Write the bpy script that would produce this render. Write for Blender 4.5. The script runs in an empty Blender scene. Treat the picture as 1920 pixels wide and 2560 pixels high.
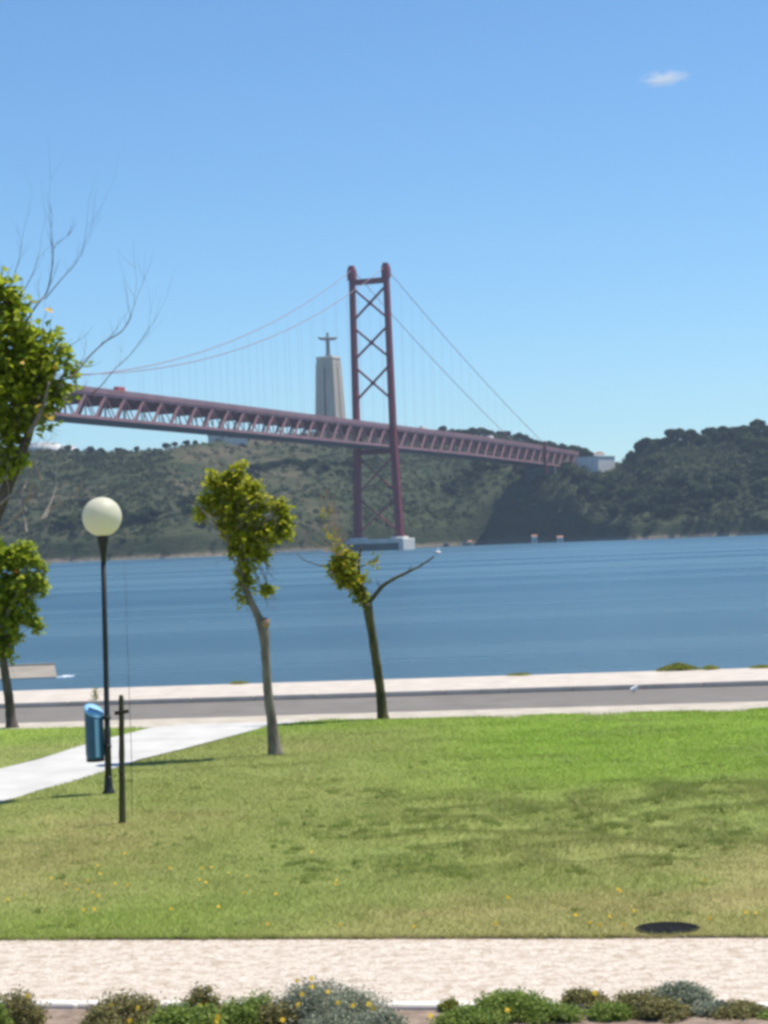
import bpy, bmesh, math, random
import numpy as np
from mathutils import Vector, Matrix, noise as mnoise
from mathutils.geometry import delaunay_2d_cdt

random.seed(11)
RNG = np.random.default_rng(11)
SC = bpy.context.scene
COL = SC.collection
R = math.radians

# ------------------------------------------------------------------ camera
CAM_H = 2.9
F = 5200.0 / 1920.0                    # focal length in image widths
ROLL = R(2.2)
PITCH = math.atan(70 / 5200)
fwd = Vector((0, math.cos(PITCH), math.sin(PITCH)))
up0 = Vector((0, -math.sin(PITCH), math.cos(PITCH)))
rt0 = Vector((1, 0, 0))
cam_x = math.cos(ROLL) * rt0 - math.sin(ROLL) * up0
cam_y = math.cos(ROLL) * up0 + math.sin(ROLL) * rt0
cd = bpy.data.cameras.new('camera')
cd.sensor_fit = 'HORIZONTAL'
cd.sensor_width = 36
cd.lens = 36 * F
cd.clip_start = 0.3
cd.clip_end = 20000
cam = bpy.data.objects.new('camera', cd)
COL.objects.link(cam)
m3 = Matrix((cam_x, cam_y, -fwd)).transposed()
cam.matrix_world = Matrix.Translation((0, 0, CAM_H)) @ m3.to_4x4()
SC.camera = cam

# ------------------------------------------------------------------ light and exposure
SUN_EL, SUN_AZ = R(67), R(22)          # azimuth measured from +X towards +Y
world = bpy.data.worlds.new('World')
SC.world = world
world.use_nodes = True
nt = world.node_tree
nt.nodes.clear()
sky = nt.nodes.new('ShaderNodeTexSky')
sky.sky_type = 'NISHITA'
sky.sun_disc = False
sky.sun_elevation = SUN_EL
sky.sun_rotation = math.pi / 2 - SUN_AZ
sky.altitude = 0
sky.air_density = 1.0
sky.dust_density = 0.0
sky.ozone_density = 4.0
tint = nt.nodes.new('ShaderNodeMix')
tint.data_type = 'RGBA'
tint.blend_type = 'MULTIPLY'
tint.inputs[0].default_value = 1.0
tint.inputs[7].default_value = (0.76, 1.01, 1.17, 1)
bg = nt.nodes.new('ShaderNodeBackground')
bg.inputs['Strength'].default_value = 0.102
wo = nt.nodes.new('ShaderNodeOutputWorld')
nt.links.new(sky.outputs[0], tint.inputs[6])
nt.links.new(tint.outputs[2], bg.inputs['Color'])
nt.links.new(bg.outputs[0], wo.inputs['Surface'])

sd = bpy.data.lights.new('sun', 'SUN')
sd.energy = 4.7
sd.angle = R(0.53)
sd.color = (1.0, 0.93, 0.81)
sun = bpy.data.objects.new('sun', sd)
COL.objects.link(sun)
sun_dir = Vector((math.cos(SUN_EL) * math.cos(SUN_AZ), math.cos(SUN_EL) * math.sin(SUN_AZ), math.sin(SUN_EL)))
sun.rotation_euler = sun_dir.to_track_quat('Z', 'Y').to_euler()
sun.location = (30, 0, 60)

SC.view_settings.view_transform = 'Standard'
SC.view_settings.look = 'None'
SC.view_settings.exposure = 0.25
SC.view_settings.gamma = 1.0
SC.view_settings.use_curve_mapping = False
SC.render.engine = 'CYCLES'
SC.cycles.use_denoising = True
SC.cycles.max_bounces = 8
SC.cycles.diffuse_bounces = 5
SC.cycles.transparent_max_bounces = 12
SC.cycles.volume_bounces = 3
SC.cycles.filter_width = 3.3


# ------------------------------------------------------------------ helpers
def ray(px, py):
    return fwd + (px - 960) / 5200 * cam_x + (1280 - py) / 5200 * cam_y


def at(px, py, Y):
    d = ray(px, py)
    return Vector((0, 0, CAM_H)) + d * (Y / d.y)


def ground(px, py, z=0.0):
    d = ray(px, py)
    return Vector((0, 0, CAM_H)) + d * ((z - CAM_H) / d.z)


def tag(o, label=None, cat=None, group=None, kind=None):
    if label: o['label'] = label
    if cat: o['category'] = cat
    if group: o['group'] = group
    if kind: o['kind'] = kind
    return o


def empty(name, loc, label=None, cat=None, group=None):
    o = bpy.data.objects.new(name, None)
    COL.objects.link(o)
    o.location = loc
    o.empty_display_size = 0.2
    return tag(o, label, cat, group)


def dup(o, parent=None, loc=None, rz=None, scale=None):
    c = o.copy()
    COL.objects.link(c)
    c.parent = parent
    if loc is not None: c.location = loc
    if rz is not None: c.rotation_euler = (0, 0, rz)
    if scale is not None: c.scale = scale
    for ch in o.children:
        dup(ch, c)
    return c


def mesh_np(name, co, faces, nper, mat, smooth=False):
    """fast mesh: co (N,3), faces (M,nper)"""
    me = bpy.data.meshes.new(name)
    co = np.asarray(co, dtype=np.float32)
    faces = np.asarray(faces, dtype=np.int32)
    me.vertices.add(len(co))
    me.vertices.foreach_set('co', co.ravel())
    me.loops.add(faces.size)
    me.loops.foreach_set('vertex_index', faces.ravel())
    me.polygons.add(len(faces))
    me.polygons.foreach_set('loop_start', np.arange(0, faces.size, nper, dtype=np.int32))
    me.polygons.foreach_set('loop_total', np.full(len(faces), nper, dtype=np.int32))
    if smooth:
        me.polygons.foreach_set('use_smooth', np.ones(len(faces), dtype=bool))
    me.update(calc_edges=True)
    if mat: me.materials.append(mat)
    return me


class MB:
    """collects shapes in world coordinates; build() links them as one mesh object"""
    def __init__(s):
        s.v, s.f, s.sm = [], [], []

    def add(s, vs, fs, smooth=False):
        b = len(s.v)
        s.v += [tuple(v) for v in vs]
        s.f += [tuple(i + b for i in f) for f in fs]
        s.sm += [smooth] * len(fs)
        return s

    def box(s, c, size, rz=0.0, bev=0.0):
        cx, cy, cz = c
        x, y, z = (k / 2 for k in size)
        ca, sa = math.cos(rz), math.sin(rz)
        if bev <= 0:
            pts = [(i, j, k) for k in (-z, z) for i, j in ((-x, -y), (x, -y), (x, y), (-x, y))]
            fs = [(3, 2, 1, 0), (4, 5, 6, 7), (0, 1, 5, 4), (1, 2, 6, 5), (2, 3, 7, 6), (3, 0, 4, 7)]
        else:
            b = bev
            def ring(dx, dy, k):
                return [(-dx + b, -dy, k), (dx - b, -dy, k), (dx, -dy + b, k), (dx, dy - b, k),
                        (dx - b, dy, k), (-dx + b, dy, k), (-dx, dy - b, k), (-dx, -dy + b, k)]
            pts = ring(x - b * .7, y - b * .7, -z) + ring(x, y, -z + b) + ring(x, y, z - b) + ring(x - b * .7, y - b * .7, z)
            fs = [tuple(range(7, -1, -1)), tuple(range(24, 32))]
            for r in range(3):
                for i in range(8):
                    fs.append((r * 8 + i, r * 8 + (i + 1) % 8, r * 8 + 8 + (i + 1) % 8, r * 8 + 8 + i))
        return s.add([(cx + p[0] * ca - p[1] * sa, cy + p[0] * sa + p[1] * ca, cz + p[2]) for p in pts], fs)

    def frustum(s, p0, p1, s0, s1, rz=0.0):
        """tapered rectangular prism between two heights"""
        ca, sa = math.cos(rz), math.sin(rz)
        pts = []
        for p, q in ((p0, s0), (p1, s1)):
            for i, j in ((-1, -1), (1, -1), (1, 1), (-1, 1)):
                a, b = i * q[0] / 2, j * q[1] / 2
                pts.append((p[0] + a * ca - b * sa, p[1] + a * sa + b * ca, p[2]))
        return s.add(pts, [(3, 2, 1, 0), (4, 5, 6, 7), (0, 1, 5, 4), (1, 2, 6, 5), (2, 3, 7, 6), (3, 0, 4, 7)])

    def beam(s, p0, p1, w, h, up=(0, 0, 1)):
        p0, p1 = Vector(p0), Vector(p1)
        d = (p1 - p0).normalized()
        a = d.cross(Vector(up))
        if a.length < 1e-4: a = d.cross(Vector((0, 1, 0)))
        a.normalize()
        b = a.cross(d)
        pts = []
        for p in (p0, p1):
            for i, j in ((-1, -1), (1, -1), (1, 1), (-1, 1)):
                pts.append(p + a * i * w / 2 + b * j * h / 2)
        return s.add(pts, [(3, 2, 1, 0), (4, 5, 6, 7), (0, 1, 5, 4), (1, 2, 6, 5), (2, 3, 7, 6), (3, 0, 4, 7)])

    def tube(s, path, rad, n=8, cap=True, wob=0.0):
        path = [Vector(p) for p in path]
        k = len(path)
        if not hasattr(rad, '__len__'): rad = [rad] * k
        ref = None
        vs = []
        for i, p in enumerate(path):
            t = (path[min(i + 1, k - 1)] - path[max(i - 1, 0)]).normalized()
            if ref is None:
                ref = t.orthogonal().normalized()
            a = (ref - t * ref.dot(t)).normalized()
            ref = a
            b = t.cross(a)
            for j in range(n):
                th = 2 * math.pi * j / n
                rr = rad[i] * (1 + (random.uniform(-wob, wob) if wob else 0))
                vs.append(p + a * math.cos(th) * rr + b * math.sin(th) * rr)
        fs = []
        for i in range(k - 1):
            for j in range(n):
                fs.append((i * n + j, i * n + (j + 1) % n, (i + 1) * n + (j + 1) % n, (i + 1) * n + j))
        if cap:
            fs.append(tuple(range(n - 1, -1, -1)))
            fs.append(tuple(range((k - 1) * n, k * n)))
        return s.add(vs, fs, True)

    def lathe(s, c, prof, n=24, tilt=None):
        """prof: list of (radius, z)"""
        vs, fs = [], []
        for r, z in prof:
            for j in range(n):
                th = 2 * math.pi * j / n
                vs.append((c[0] + r * math.cos(th), c[1] + r * math.sin(th), c[2] + z))
        k = len(prof)
        for i in range(k - 1):
            for j in range(n):
                fs.append((i * n + j, i * n + (j + 1) % n, (i + 1) * n + (j + 1) % n, (i + 1) * n + j))
        if prof[0][0] > 1e-6: fs.append(tuple(range(n - 1, -1, -1)))
        if prof[-1][0] > 1e-6: fs.append(tuple(range((k - 1) * n, k * n)))
        return s.add(vs, fs, True)

    def build(s, name, mat, parent=None, origin=None, flat=False):
        o0 = Vector(origin) if origin is not None else (parent_world(parent) if parent else Vector((0, 0, 0)))
        me = bpy.data.meshes.new(name)
        me.from_pydata([(v[0] - o0.x, v[1] - o0.y, v[2] - o0.z) for v in s.v], [], s.f)
        if not flat:
            me.polygons.foreach_set('use_smooth', s.sm)
        me.update()
        if mat: me.materials.append(mat)
        o = bpy.data.objects.new(name, me)
        COL.objects.link(o)
        if parent:
            o.parent = parent
            if origin is not None: o.location = o0 - parent_world(parent)
        elif origin is not None:
            o.location = o0
        return o


def parent_world(o):
    v = Vector(o.location)
    p = o.parent
    while p:
        v += Vector(p.location)
        p = p.parent
    return v


def link_mesh(name, me, parent=None, loc=(0, 0, 0)):
    o = bpy.data.objects.new(name, me)
    COL.objects.link(o)
    o.parent = parent
    o.location = loc
    return o


def vnoise(x, y, cell, seed):
    """smooth value noise on numpy arrays, 0..1"""
    rg = np.random.default_rng(seed)
    G = rg.random((128, 128))
    u, v = x / cell + 61.3, y / cell + 47.7
    iu, iv = np.floor(u).astype(int), np.floor(v).astype(int)
    fu, fv = u - iu, v - iv
    fu, fv = fu * fu * (3 - 2 * fu), fv * fv * (3 - 2 * fv)
    g = lambda a, b: G[a % 128, b % 128]
    return (g(iu, iv) * (1 - fu) * (1 - fv) + g(iu + 1, iv) * fu * (1 - fv)
            + g(iu, iv + 1) * (1 - fu) * fv + g(iu + 1, iv + 1) * fu * fv)


def smooth(a, b, x):
    t = np.clip((x - a) / (b - a), 0, 1)
    return t * t * (3 - 2 * t)


# ------------------------------------------------------------------ materials
def new_mat(name):
    m = bpy.data.materials.new(name)
    m.use_nodes = True
    t = m.node_tree
    t.nodes.clear()
    out = t.nodes.new('ShaderNodeOutputMaterial')
    return m, t, out


def surf(name, c1, c2=None, scale=2.0, rough=0.8, bump=0.0, bscale=None, spec=0.3, metal=0.0, detail=5.0,
         stretch=(1, 1, 1), c3=None, scale3=0.3, lo=0.35, hi=0.65, bdist=0.02):
    m, t, out = new_mat(name)
    N, L = t.nodes.new, t.links.new
    p = N('ShaderNodeBsdfPrincipled')
    p.inputs['Roughness'].default_value = rough
    p.inputs['Specular IOR Level'].default_value = spec
    p.inputs['Metallic'].default_value = metal
    L(p.outputs[0], out.inputs['Surface'])
    tc = N('ShaderNodeTexCoord')
    mp = N('ShaderNodeMapping')
    mp.inputs['Scale'].default_value = stretch
    L(tc.outputs['Object'], mp.inputs['Vector'])
    if c2 is None:
        p.inputs['Base Color'].default_value = (*c1, 1)
    else:
        n = N('ShaderNodeTexNoise')
        n.inputs['Scale'].default_value = scale
        n.inputs['Detail'].default_value = detail
        n.inputs['Roughness'].default_value = 0.6
        L(mp.outputs[0], n.inputs['Vector'])
        r = N('ShaderNodeValToRGB')
        r.color_ramp.elements[0].position = lo
        r.color_ramp.elements[1].position = hi
        r.color_ramp.elements[0].color = (*c1, 1)
        r.color_ramp.elements[1].color = (*c2, 1)
        L(n.outputs[0], r.inputs[0])
        col = r.outputs[0]
        if c3:
            n3 = N('ShaderNodeTexNoise')
            n3.inputs['Scale'].default_value = scale3
            n3.inputs['Detail'].default_value = 4
            L(mp.outputs[0], n3.inputs['Vector'])
            r3 = N('ShaderNodeValToRGB')
            r3.color_ramp.elements[0].position = 0.45
            r3.color_ramp.elements[1].position = 0.62
            L(n3.outputs[0], r3.inputs[0])
            mx = N('ShaderNodeMix')
            mx.data_type = 'RGBA'
            L(r3.outputs[0], mx.inputs[0])
            L(col, mx.inputs[6])
            mx.inputs[7].default_value = (*c3, 1)
            col = mx.outputs[2]
        L(col, p.inputs['Base Color'])
    if bump > 0:
        nb = N('ShaderNodeTexNoise')
        nb.inputs['Scale'].default_value = bscale or scale * 3
        nb.inputs['Detail'].default_value = 6
        L(mp.outputs[0], nb.inputs['Vector'])
        b = N('ShaderNodeBump')
        b.inputs['Strength'].default_value = bump
        b.inputs['Distance'].default_value = bdist
        L(nb.outputs[0], b.inputs['Height'])
        L(b.outputs[0], p.inputs['Normal'])
    return m


def leaf_mat(name, cols, trans=0.35, rough=0.55, spec=0.25, per_tree=0.0, patch=0.0):
    """colour varies leaf by leaf (random per island)"""
    m, t, out = new_mat(name)
    N, L = t.nodes.new, t.links.new
    g = N('ShaderNodeNewGeometry')
    r = N('ShaderNodeValToRGB')
    el = r.color_ramp.elements
    while len(el) < len(cols): el.new(0.5)
    for i, c in enumerate(cols):
        el[i].position = i / max(1, len(cols) - 1)
        el[i].color = (*c, 1)
    L(g.outputs['Random Per Island'], r.inputs[0])
    col = r.outputs[0]
    if per_tree or patch:                                  # one tree lighter than the next, one thicket paler than another
        if per_tree:
            src = N('ShaderNodeObjectInfo').outputs['Random']
        else:
            nz = N('ShaderNodeTexNoise')
            nz.inputs['Scale'].default_value = patch
            nz.inputs['Detail'].default_value = 4
            tc = N('ShaderNodeTexCoord')
            L(tc.outputs['Object'], nz.inputs['Vector'])
            mr0 = N('ShaderNodeMapRange')
            mr0.inputs['From Min'].default_value = 0.32
            mr0.inputs['From Max'].default_value = 0.68
            L(nz.outputs[0], mr0.inputs['Value'])
            src = mr0.outputs[0]
        cr = N('ShaderNodeValToRGB')
        cr.color_ramp.elements[0].color = (0.62, 0.66, 0.70, 1)
        cr.color_ramp.elements[1].color = (1.75, 1.65, 1.35, 1)
        L(src, cr.inputs[0])
        ml = N('ShaderNodeMix')
        ml.data_type = 'RGBA'
        ml.blend_type = 'MULTIPLY'
        ml.inputs[0].default_value = 1
        L(col, ml.inputs[6])
        L(cr.outputs[0], ml.inputs[7])
        col = ml.outputs[2]
    p = N('ShaderNodeBsdfPrincipled')
    p.inputs['Roughness'].default_value = rough
    p.inputs['Specular IOR Level'].default_value = spec
    L(col, p.inputs['Base Color'])
    tr = N('ShaderNodeBsdfTranslucent')
    L(col, tr.inputs['Color'])
    mx = N('ShaderNodeMixShader')
    mx.inputs[0].default_value = trans
    L(p.outputs[0], mx.inputs[1])
    L(tr.outputs[0], mx.inputs[2])
    L(mx.outputs[0], out.inputs['Surface'])
    return m


def attr_mat(name, trans=0.3, rough=0.6):
    m, t, out = new_mat(name)
    N, L = t.nodes.new, t.links.new
    a = N('ShaderNodeAttribute')
    a.attribute_name = 'tint'
    p = N('ShaderNodeBsdfPrincipled')
    p.inputs['Roughness'].default_value = rough
    p.inputs['Specular IOR Level'].default_value = 0.2
    L(a.outputs['Color'], p.inputs['Base Color'])
    if trans > 0:
        tr = N('ShaderNodeBsdfTranslucent')
        L(a.outputs['Color'], tr.inputs['Color'])
        mx = N('ShaderNodeMixShader')
        mx.inputs[0].default_value = trans
        L(p.outputs[0], mx.inputs[1])
        L(tr.outputs[0], mx.inputs[2])
        L(mx.outputs[0], out.inputs['Surface'])
    else:
        L(p.outputs[0], out.inputs['Surface'])
    return m


def water_mat():
    m, t, out = new_mat('river_water')
    N, L = t.nodes.new, t.links.new
    tc = N('ShaderNodeTexCoord')
    p = N('ShaderNodeBsdfPrincipled')
    p.inputs['IOR'].default_value = 1.33
    L(p.outputs[0], out.inputs['Surface'])
    # wind streaks: long bands of rougher and calmer water
    mp = N('ShaderNodeMapping')
    mp.inputs['Scale'].default_value = (0.0014, 0.020, 1)
    mp.inputs['Rotation'].default_value = (0, 0, 0.05)
    L(tc.outputs['Object'], mp.inputs['Vector'])
    n = N('ShaderNodeTexNoise')
    n.inputs['Scale'].default_value = 1.0
    n.inputs['Detail'].default_value = 5
    L(mp.outputs[0], n.inputs['Vector'])
    r = N('ShaderNodeValToRGB')
    r.color_ramp.elements[0].position = 0.35
    r.color_ramp.elements[1].position = 0.68
    r.color_ramp.elements[0].color = (0.022, 0.080, 0.130, 1)
    r.color_ramp.elements[1].color = (0.105, 0.200, 0.255, 1)
    L(n.outputs[0], r.inputs[0])
    L(r.outputs[0], p.inputs['Base Color'])
    rr = N('ShaderNodeMapRange')
    rr.inputs['From Min'].default_value = 0.3
    rr.inputs['From Max'].default_value = 0.7
    rr.inputs['To Min'].default_value = 0.22
    rr.inputs['To Max'].default_value = 0.34
    L(n.outputs[0], rr.inputs['Value'])
    L(rr.outputs[0], p.inputs['Roughness'])
    w = N('ShaderNodeTexNoise')
    mp2 = N('ShaderNodeMapping')
    mp2.inputs['Scale'].default_value = (0.35, 0.9, 1)
    L(tc.outputs['Object'], mp2.inputs['Vector'])
    w.inputs['Scale'].default_value = 0.8
    w.inputs['Detail'].default_value = 8
    w.inputs['Roughness'].default_value = 0.62
    L(mp2.outputs[0], w.inputs['Vector'])
    b = N('ShaderNodeBump')
    b.inputs['Strength'].default_value = 1.0
    b.inputs['Distance'].default_value = 0.75
    L(w.outputs[0], b.inputs['Height'])
    L(b.outputs[0], p.inputs['Normal'])
    return m


def hill_mat():
    m, t, out = new_mat('hillside')
    N, L = t.nodes.new, t.links.new
    tc = N('ShaderNodeTexCoord')
    p = N('ShaderNodeBsdfPrincipled')
    p.inputs['Roughness'].default_value = 0.95
    p.inputs['Specular IOR Level'].default_value = 0.1
    L(p.outputs[0], out.inputs['Surface'])
    mp = N('ShaderNodeMapping')
    mp.inputs['Scale'].default_value = (1, 1, 2.2)
    L(tc.outputs['Object'], mp.inputs['Vector'])

    def nz(scale, det=5):
        n = N('ShaderNodeTexNoise')
        n.inputs['Scale'].default_value = scale
        n.inputs['Detail'].default_value = det
        n.inputs['Roughness'].default_value = 0.65
        L(mp.outputs[0], n.inputs['Vector'])
        return n.outputs[0]

    def ramp(src, els):
        r = N('ShaderNodeValToRGB')
        while len(r.color_ramp.elements) < len(els): r.color_ramp.elements.new(0.5)
        for e, (pos, c) in zip(r.color_ramp.elements, els):
            e.position = pos
            e.color = (*c, 1)
        L(src, r.inputs[0])
        return r.outputs[0]
    a = ramp(nz(0.06), [(0.3, (0.027, 0.042, 0.019)), (0.5, (0.043, 0.061, 0.028)), (0.7, (0.062, 0.079, 0.036))])
    # bare earth and dry grass, as an attribute of place
    at_ = N('ShaderNodeAttribute')
    at_.attribute_name = 'dry'
    mx = N('ShaderNodeMix')
    mx.data_type = 'RGBA'
    mth = N('ShaderNodeMath')
    mth.operation = 'MULTIPLY'
    L(at_.outputs['Fac'], mth.inputs[0])
    L(ramp(nz(0.035), [(0.38, (0, 0, 0)), (0.6, (1, 1, 1))]), mth.inputs[1])
    L(mth.outputs[0], mx.inputs[0])
    L(a, mx.inputs[6])
    L(ramp(nz(0.15), [(0.3, (0.095, 0.082, 0.052)), (0.7, (0.155, 0.130, 0.085))]), mx.inputs[7])
    at2 = N('ShaderNodeAttribute')
    at2.attribute_name = 'rock'
    mx2 = N('ShaderNodeMix')
    mx2.data_type = 'RGBA'
    L(at2.outputs['Fac'], mx2.inputs[0])
    L(mx.outputs[2], mx2.inputs[6])
    L(ramp(nz(0.3), [(0.3, (0.16, 0.13, 0.10)), (0.7, (0.34, 0.29, 0.23))]), mx2.inputs[7])
    L(mx2.outputs[2], p.inputs['Base Color'])
    b = N('ShaderNodeBump')
    b.inputs['Strength'].default_value = 0.9
    b.inputs['Distance'].default_value = 3.0
    L(nz(0.2, 8), b.inputs['Height'])
    L(b.outputs[0], p.inputs['Normal'])
    return m


def paving_mat():
    """pale limestone setts, worn, with darker joints and grey stains"""
    m, t, out = new_mat('limestone_setts')
    N, L = t.nodes.new, t.links.new
    tc = N('ShaderNodeTexCoord')
    p = N('ShaderNodeBsdfPrincipled')
    p.inputs['Roughness'].default_value = 0.75
    p.inputs['Specular IOR Level'].default_value = 0.3
    L(p.outputs[0], out.inputs['Surface'])
    v = N('ShaderNodeTexVoronoi')
    v.inputs['Scale'].default_value = 17
    L(tc.outputs['Object'], v.inputs['Vector'])
    ve = N('ShaderNodeTexVoronoi')
    ve.feature = 'DISTANCE_TO_EDGE'
    ve.inputs['Scale'].default_value = 17
    L(tc.outputs['Object'], ve.inputs['Vector'])
    r = N('ShaderNodeValToRGB')
    r.color_ramp.elements[0].color = (0.60, 0.515, 0.43, 1)
    r.color_ramp.elements[1].color = (0.70, 0.615, 0.525, 1)
    L(v.outputs['Color'], r.inputs[0])
    re = N('ShaderNodeValToRGB')
    re.color_ramp.elements[0].position = 0.0
    re.color_ramp.elements[1].position = 0.10
    re.color_ramp.elements[0].color = (0.72, 0.68, 0.62, 1)
    re.color_ramp.elements[1].color = (1, 1, 1, 1)
    L(ve.outputs['Distance'], re.inputs[0])
    mu = N('ShaderNodeMix')
    mu.data_type = 'RGBA'
    mu.blend_type = 'MULTIPLY'
    mu.inputs[0].default_value = 0.75
    L(r.outputs[0], mu.inputs[6])
    L(re.outputs[0], mu.inputs[7])
    n = N('ShaderNodeTexNoise')
    n.inputs['Scale'].default_value = 9.0
    n.inputs['Detail'].default_value = 6
    n.inputs['Roughness'].default_value = 0.7
    L(tc.outputs['Object'], n.inputs['Vector'])
    rn = N('ShaderNodeValToRGB')
    rn.color_ramp.elements[0].position = 0.36
    rn.color_ramp.elements[1].position = 0.54
    rn.color_ramp.elements[0].color = (0.70, 0.65, 0.58, 1)
    rn.color_ramp.elements[1].color = (1, 1, 1, 1)
    L(n.outputs[0], rn.inputs[0])
    mu2 = N('ShaderNodeMix')
    mu2.data_type = 'RGBA'
    mu2.blend_type = 'MULTIPLY'
    mu2.inputs[0].default_value = 1
    L(mu.outputs[2], mu2.inputs[6])
    L(rn.outputs[0], mu2.inputs[7])
    L(mu2.outputs[2], p.inputs['Base Color'])
    b = N('ShaderNodeBump')
    b.inputs['Strength'].default_value = 0.8
    b.inputs['Distance'].default_value = 0.012
    L(re.outputs[0], b.inputs['Height'])
    L(b.outputs[0], p.inputs['Normal'])
    return m


M = {}
M['water'] = water_mat()
M['hill'] = hill_mat()
M['setts'] = paving_mat()
M['path'] = surf('pale_concrete_path', (0.50, 0.485, 0.455), (0.60, 0.585, 0.555), scale=1.5, rough=0.85, bump=0.15, bscale=60, bdist=0.004)
M['strip'] = surf('promenade_paving', (0.50, 0.435, 0.375), (0.61, 0.545, 0.475), scale=2.2, rough=0.85, bump=0.3, bscale=30, bdist=0.006)
M['kerb'] = surf('limestone_kerb', (0.68, 0.62, 0.55), (0.78, 0.73, 0.66), scale=5, rough=0.75, bump=0.3, bscale=40, bdist=0.004)
M['strip2'] = surf('verge_paving', (0.42, 0.37, 0.30), (0.56, 0.50, 0.42), scale=2.5, rough=0.9, bump=0.4, bscale=30, bdist=0.006)
M['asphalt'] = surf('asphalt', (0.175, 0.158, 0.142), (0.22, 0.20, 0.182), scale=1.2, rough=0.9, bump=0.4, bscale=90, bdist=0.004, c3=(0.19, 0.172, 0.156), scale3=0.3)
M['soil'] = surf('soil', (0.20, 0.145, 0.11), (0.34, 0.26, 0.205), scale=7, rough=0.95, bump=0.8, bscale=25, bdist=0.02)
M['ground'] = surf('park_ground', (0.07, 0.08, 0.035), (0.12, 0.11, 0.06), scale=0.6, rough=0.95)
M['turf'] = attr_mat('turf_soil', trans=0, rough=0.95)
M['grass'] = attr_mat('grass_blades', trans=0.3, rough=0.6)
M['red'] = surf('red_painted_steel', (0.17, 0.022, 0.034), (0.235, 0.034, 0.045), scale=0.15, rough=0.6, spec=0.3)
M['truss'] = surf('faded_red_steel', (0.30, 0.150, 0.155), (0.40, 0.205, 0.21), scale=0.12, rough=0.65, spec=0.3)
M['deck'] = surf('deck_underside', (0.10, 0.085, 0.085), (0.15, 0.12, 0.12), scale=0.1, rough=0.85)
M['cable'] = surf('cable_steel', (0.36, 0.24, 0.27), rough=0.6)
M['concrete'] = surf('pale_concrete', (0.50, 0.49, 0.46), (0.62, 0.60, 0.56), scale=0.2, rough=0.85, bump=0.3, bscale=1.0, bdist=0.1)
M['pier_shade'] = surf('shade_dark_concrete', (0.06, 0.085, 0.085), (0.10, 0.125, 0.12), scale=0.2, rough=0.8)  # dark tone puts the shade on the bridge piers into the colour
M['whitewash'] = surf('whitewash', (0.74, 0.73, 0.70), (0.80, 0.79, 0.77), scale=0.2, rough=0.8)
M['stone'] = surf('monument_concrete', (0.46, 0.385, 0.305), (0.58, 0.495, 0.40), scale=0.12, rough=0.9, bump=0.4, bscale=0.5, bdist=0.3, stretch=(1, 1, 0.25))
M['statue'] = surf('weathered_statue', (0.20, 0.20, 0.19), (0.28, 0.275, 0.26), scale=0.3, rough=0.9)
M['tile'] = surf('roof_tile', (0.30, 0.15, 0.10), (0.42, 0.23, 0.16), scale=0.6, rough=0.85)
M['window'] = surf('dark_window', (0.03, 0.035, 0.04), rough=0.2, spec=0.5)
M['jetty'] = surf('jetty_concrete', (0.27, 0.24, 0.20), (0.35, 0.315, 0.265), scale=0.5, rough=0.9, bump=0.4, bscale=4, bdist=0.05)
M['blackpaint'] = surf('black_paint', (0.018, 0.020, 0.020), (0.030, 0.032, 0.030), scale=8, rough=0.5, spec=0.45)
M['globe'] = None
M['binblue'] = surf('blue_plastic', (0.022, 0.105, 0.20), (0.030, 0.13, 0.24), scale=6, rough=0.32, spec=0.55)
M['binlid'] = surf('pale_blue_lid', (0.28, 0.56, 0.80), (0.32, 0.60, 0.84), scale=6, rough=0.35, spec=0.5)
M['binbase'] = surf('brown_bin_base', (0.06, 0.04, 0.03), rough=0.7)
M['stake'] = surf('weathered_wood', (0.045, 0.038, 0.026), (0.095, 0.085, 0.050), scale=9, rough=0.9, bump=0.6, bscale=30, stretch=(1, 1, 0.15), c3=(0.10, 0.11, 0.035), scale3=2.5)
M['bark'] = surf('grey_brown_bark', (0.14, 0.115, 0.09), (0.29, 0.25, 0.205), scale=7, rough=0.95, bump=0.9, bscale=16, bdist=0.02, stretch=(1, 1, 0.4))
M['bark_dark'] = surf('dark_brown_bark', (0.07, 0.058, 0.045), (0.15, 0.128, 0.10), scale=7, rough=0.95, bump=0.9, bscale=16, bdist=0.02, stretch=(1, 1, 0.4))
M['bark2'] = surf('mossy_bark', (0.045, 0.042, 0.024), (0.13, 0.115, 0.05), scale=9, rough=0.95, bump=0.9, bscale=18, bdist=0.02, stretch=(1, 1, 0.4))
M['scar'] = surf('pruned_wood', (0.34, 0.20, 0.12), (0.46, 0.31, 0.21), scale=12, rough=0.9)
M['twig'] = surf('bare_twig', (0.10, 0.085, 0.08), (0.18, 0.155, 0.145), scale=10, rough=0.9)
M['paletwig'] = surf('pale_dead_twig', (0.27, 0.235, 0.205), (0.40, 0.35, 0.31), scale=10, rough=0.9)
M['leaf_a'] = leaf_mat('olive_leaves', [(0.24, 0.28, 0.024), (0.36, 0.39, 0.030), (0.48, 0.49, 0.042), (0.58, 0.57, 0.07)], trans=0.58)
M['leaf_b'] = leaf_mat('green_leaves', [(0.17, 0.25, 0.022), (0.28, 0.36, 0.030), (0.40, 0.48, 0.042), (0.52, 0.56, 0.07)], trans=0.56)
M['leaf_c'] = leaf_mat('ochre_leaves', [(0.17, 0.25, 0.024), (0.30, 0.35, 0.032), (0.46, 0.42, 0.042), (0.58, 0.42, 0.05)], trans=0.55)
M['leaf_yellow'] = surf('yellow_leaf', (0.52, 0.33, 0.03), (0.42, 0.33, 0.05), scale=20, rough=0.6)
M['leaf_orange'] = surf('orange_leaf', (0.50, 0.10, 0.03), rough=0.6)
M['santolina'] = leaf_mat('grey_green_leaves', [(0.24, 0.265, 0.185), (0.34, 0.37, 0.265), (0.44, 0.47, 0.35)], trans=0.2)
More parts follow.
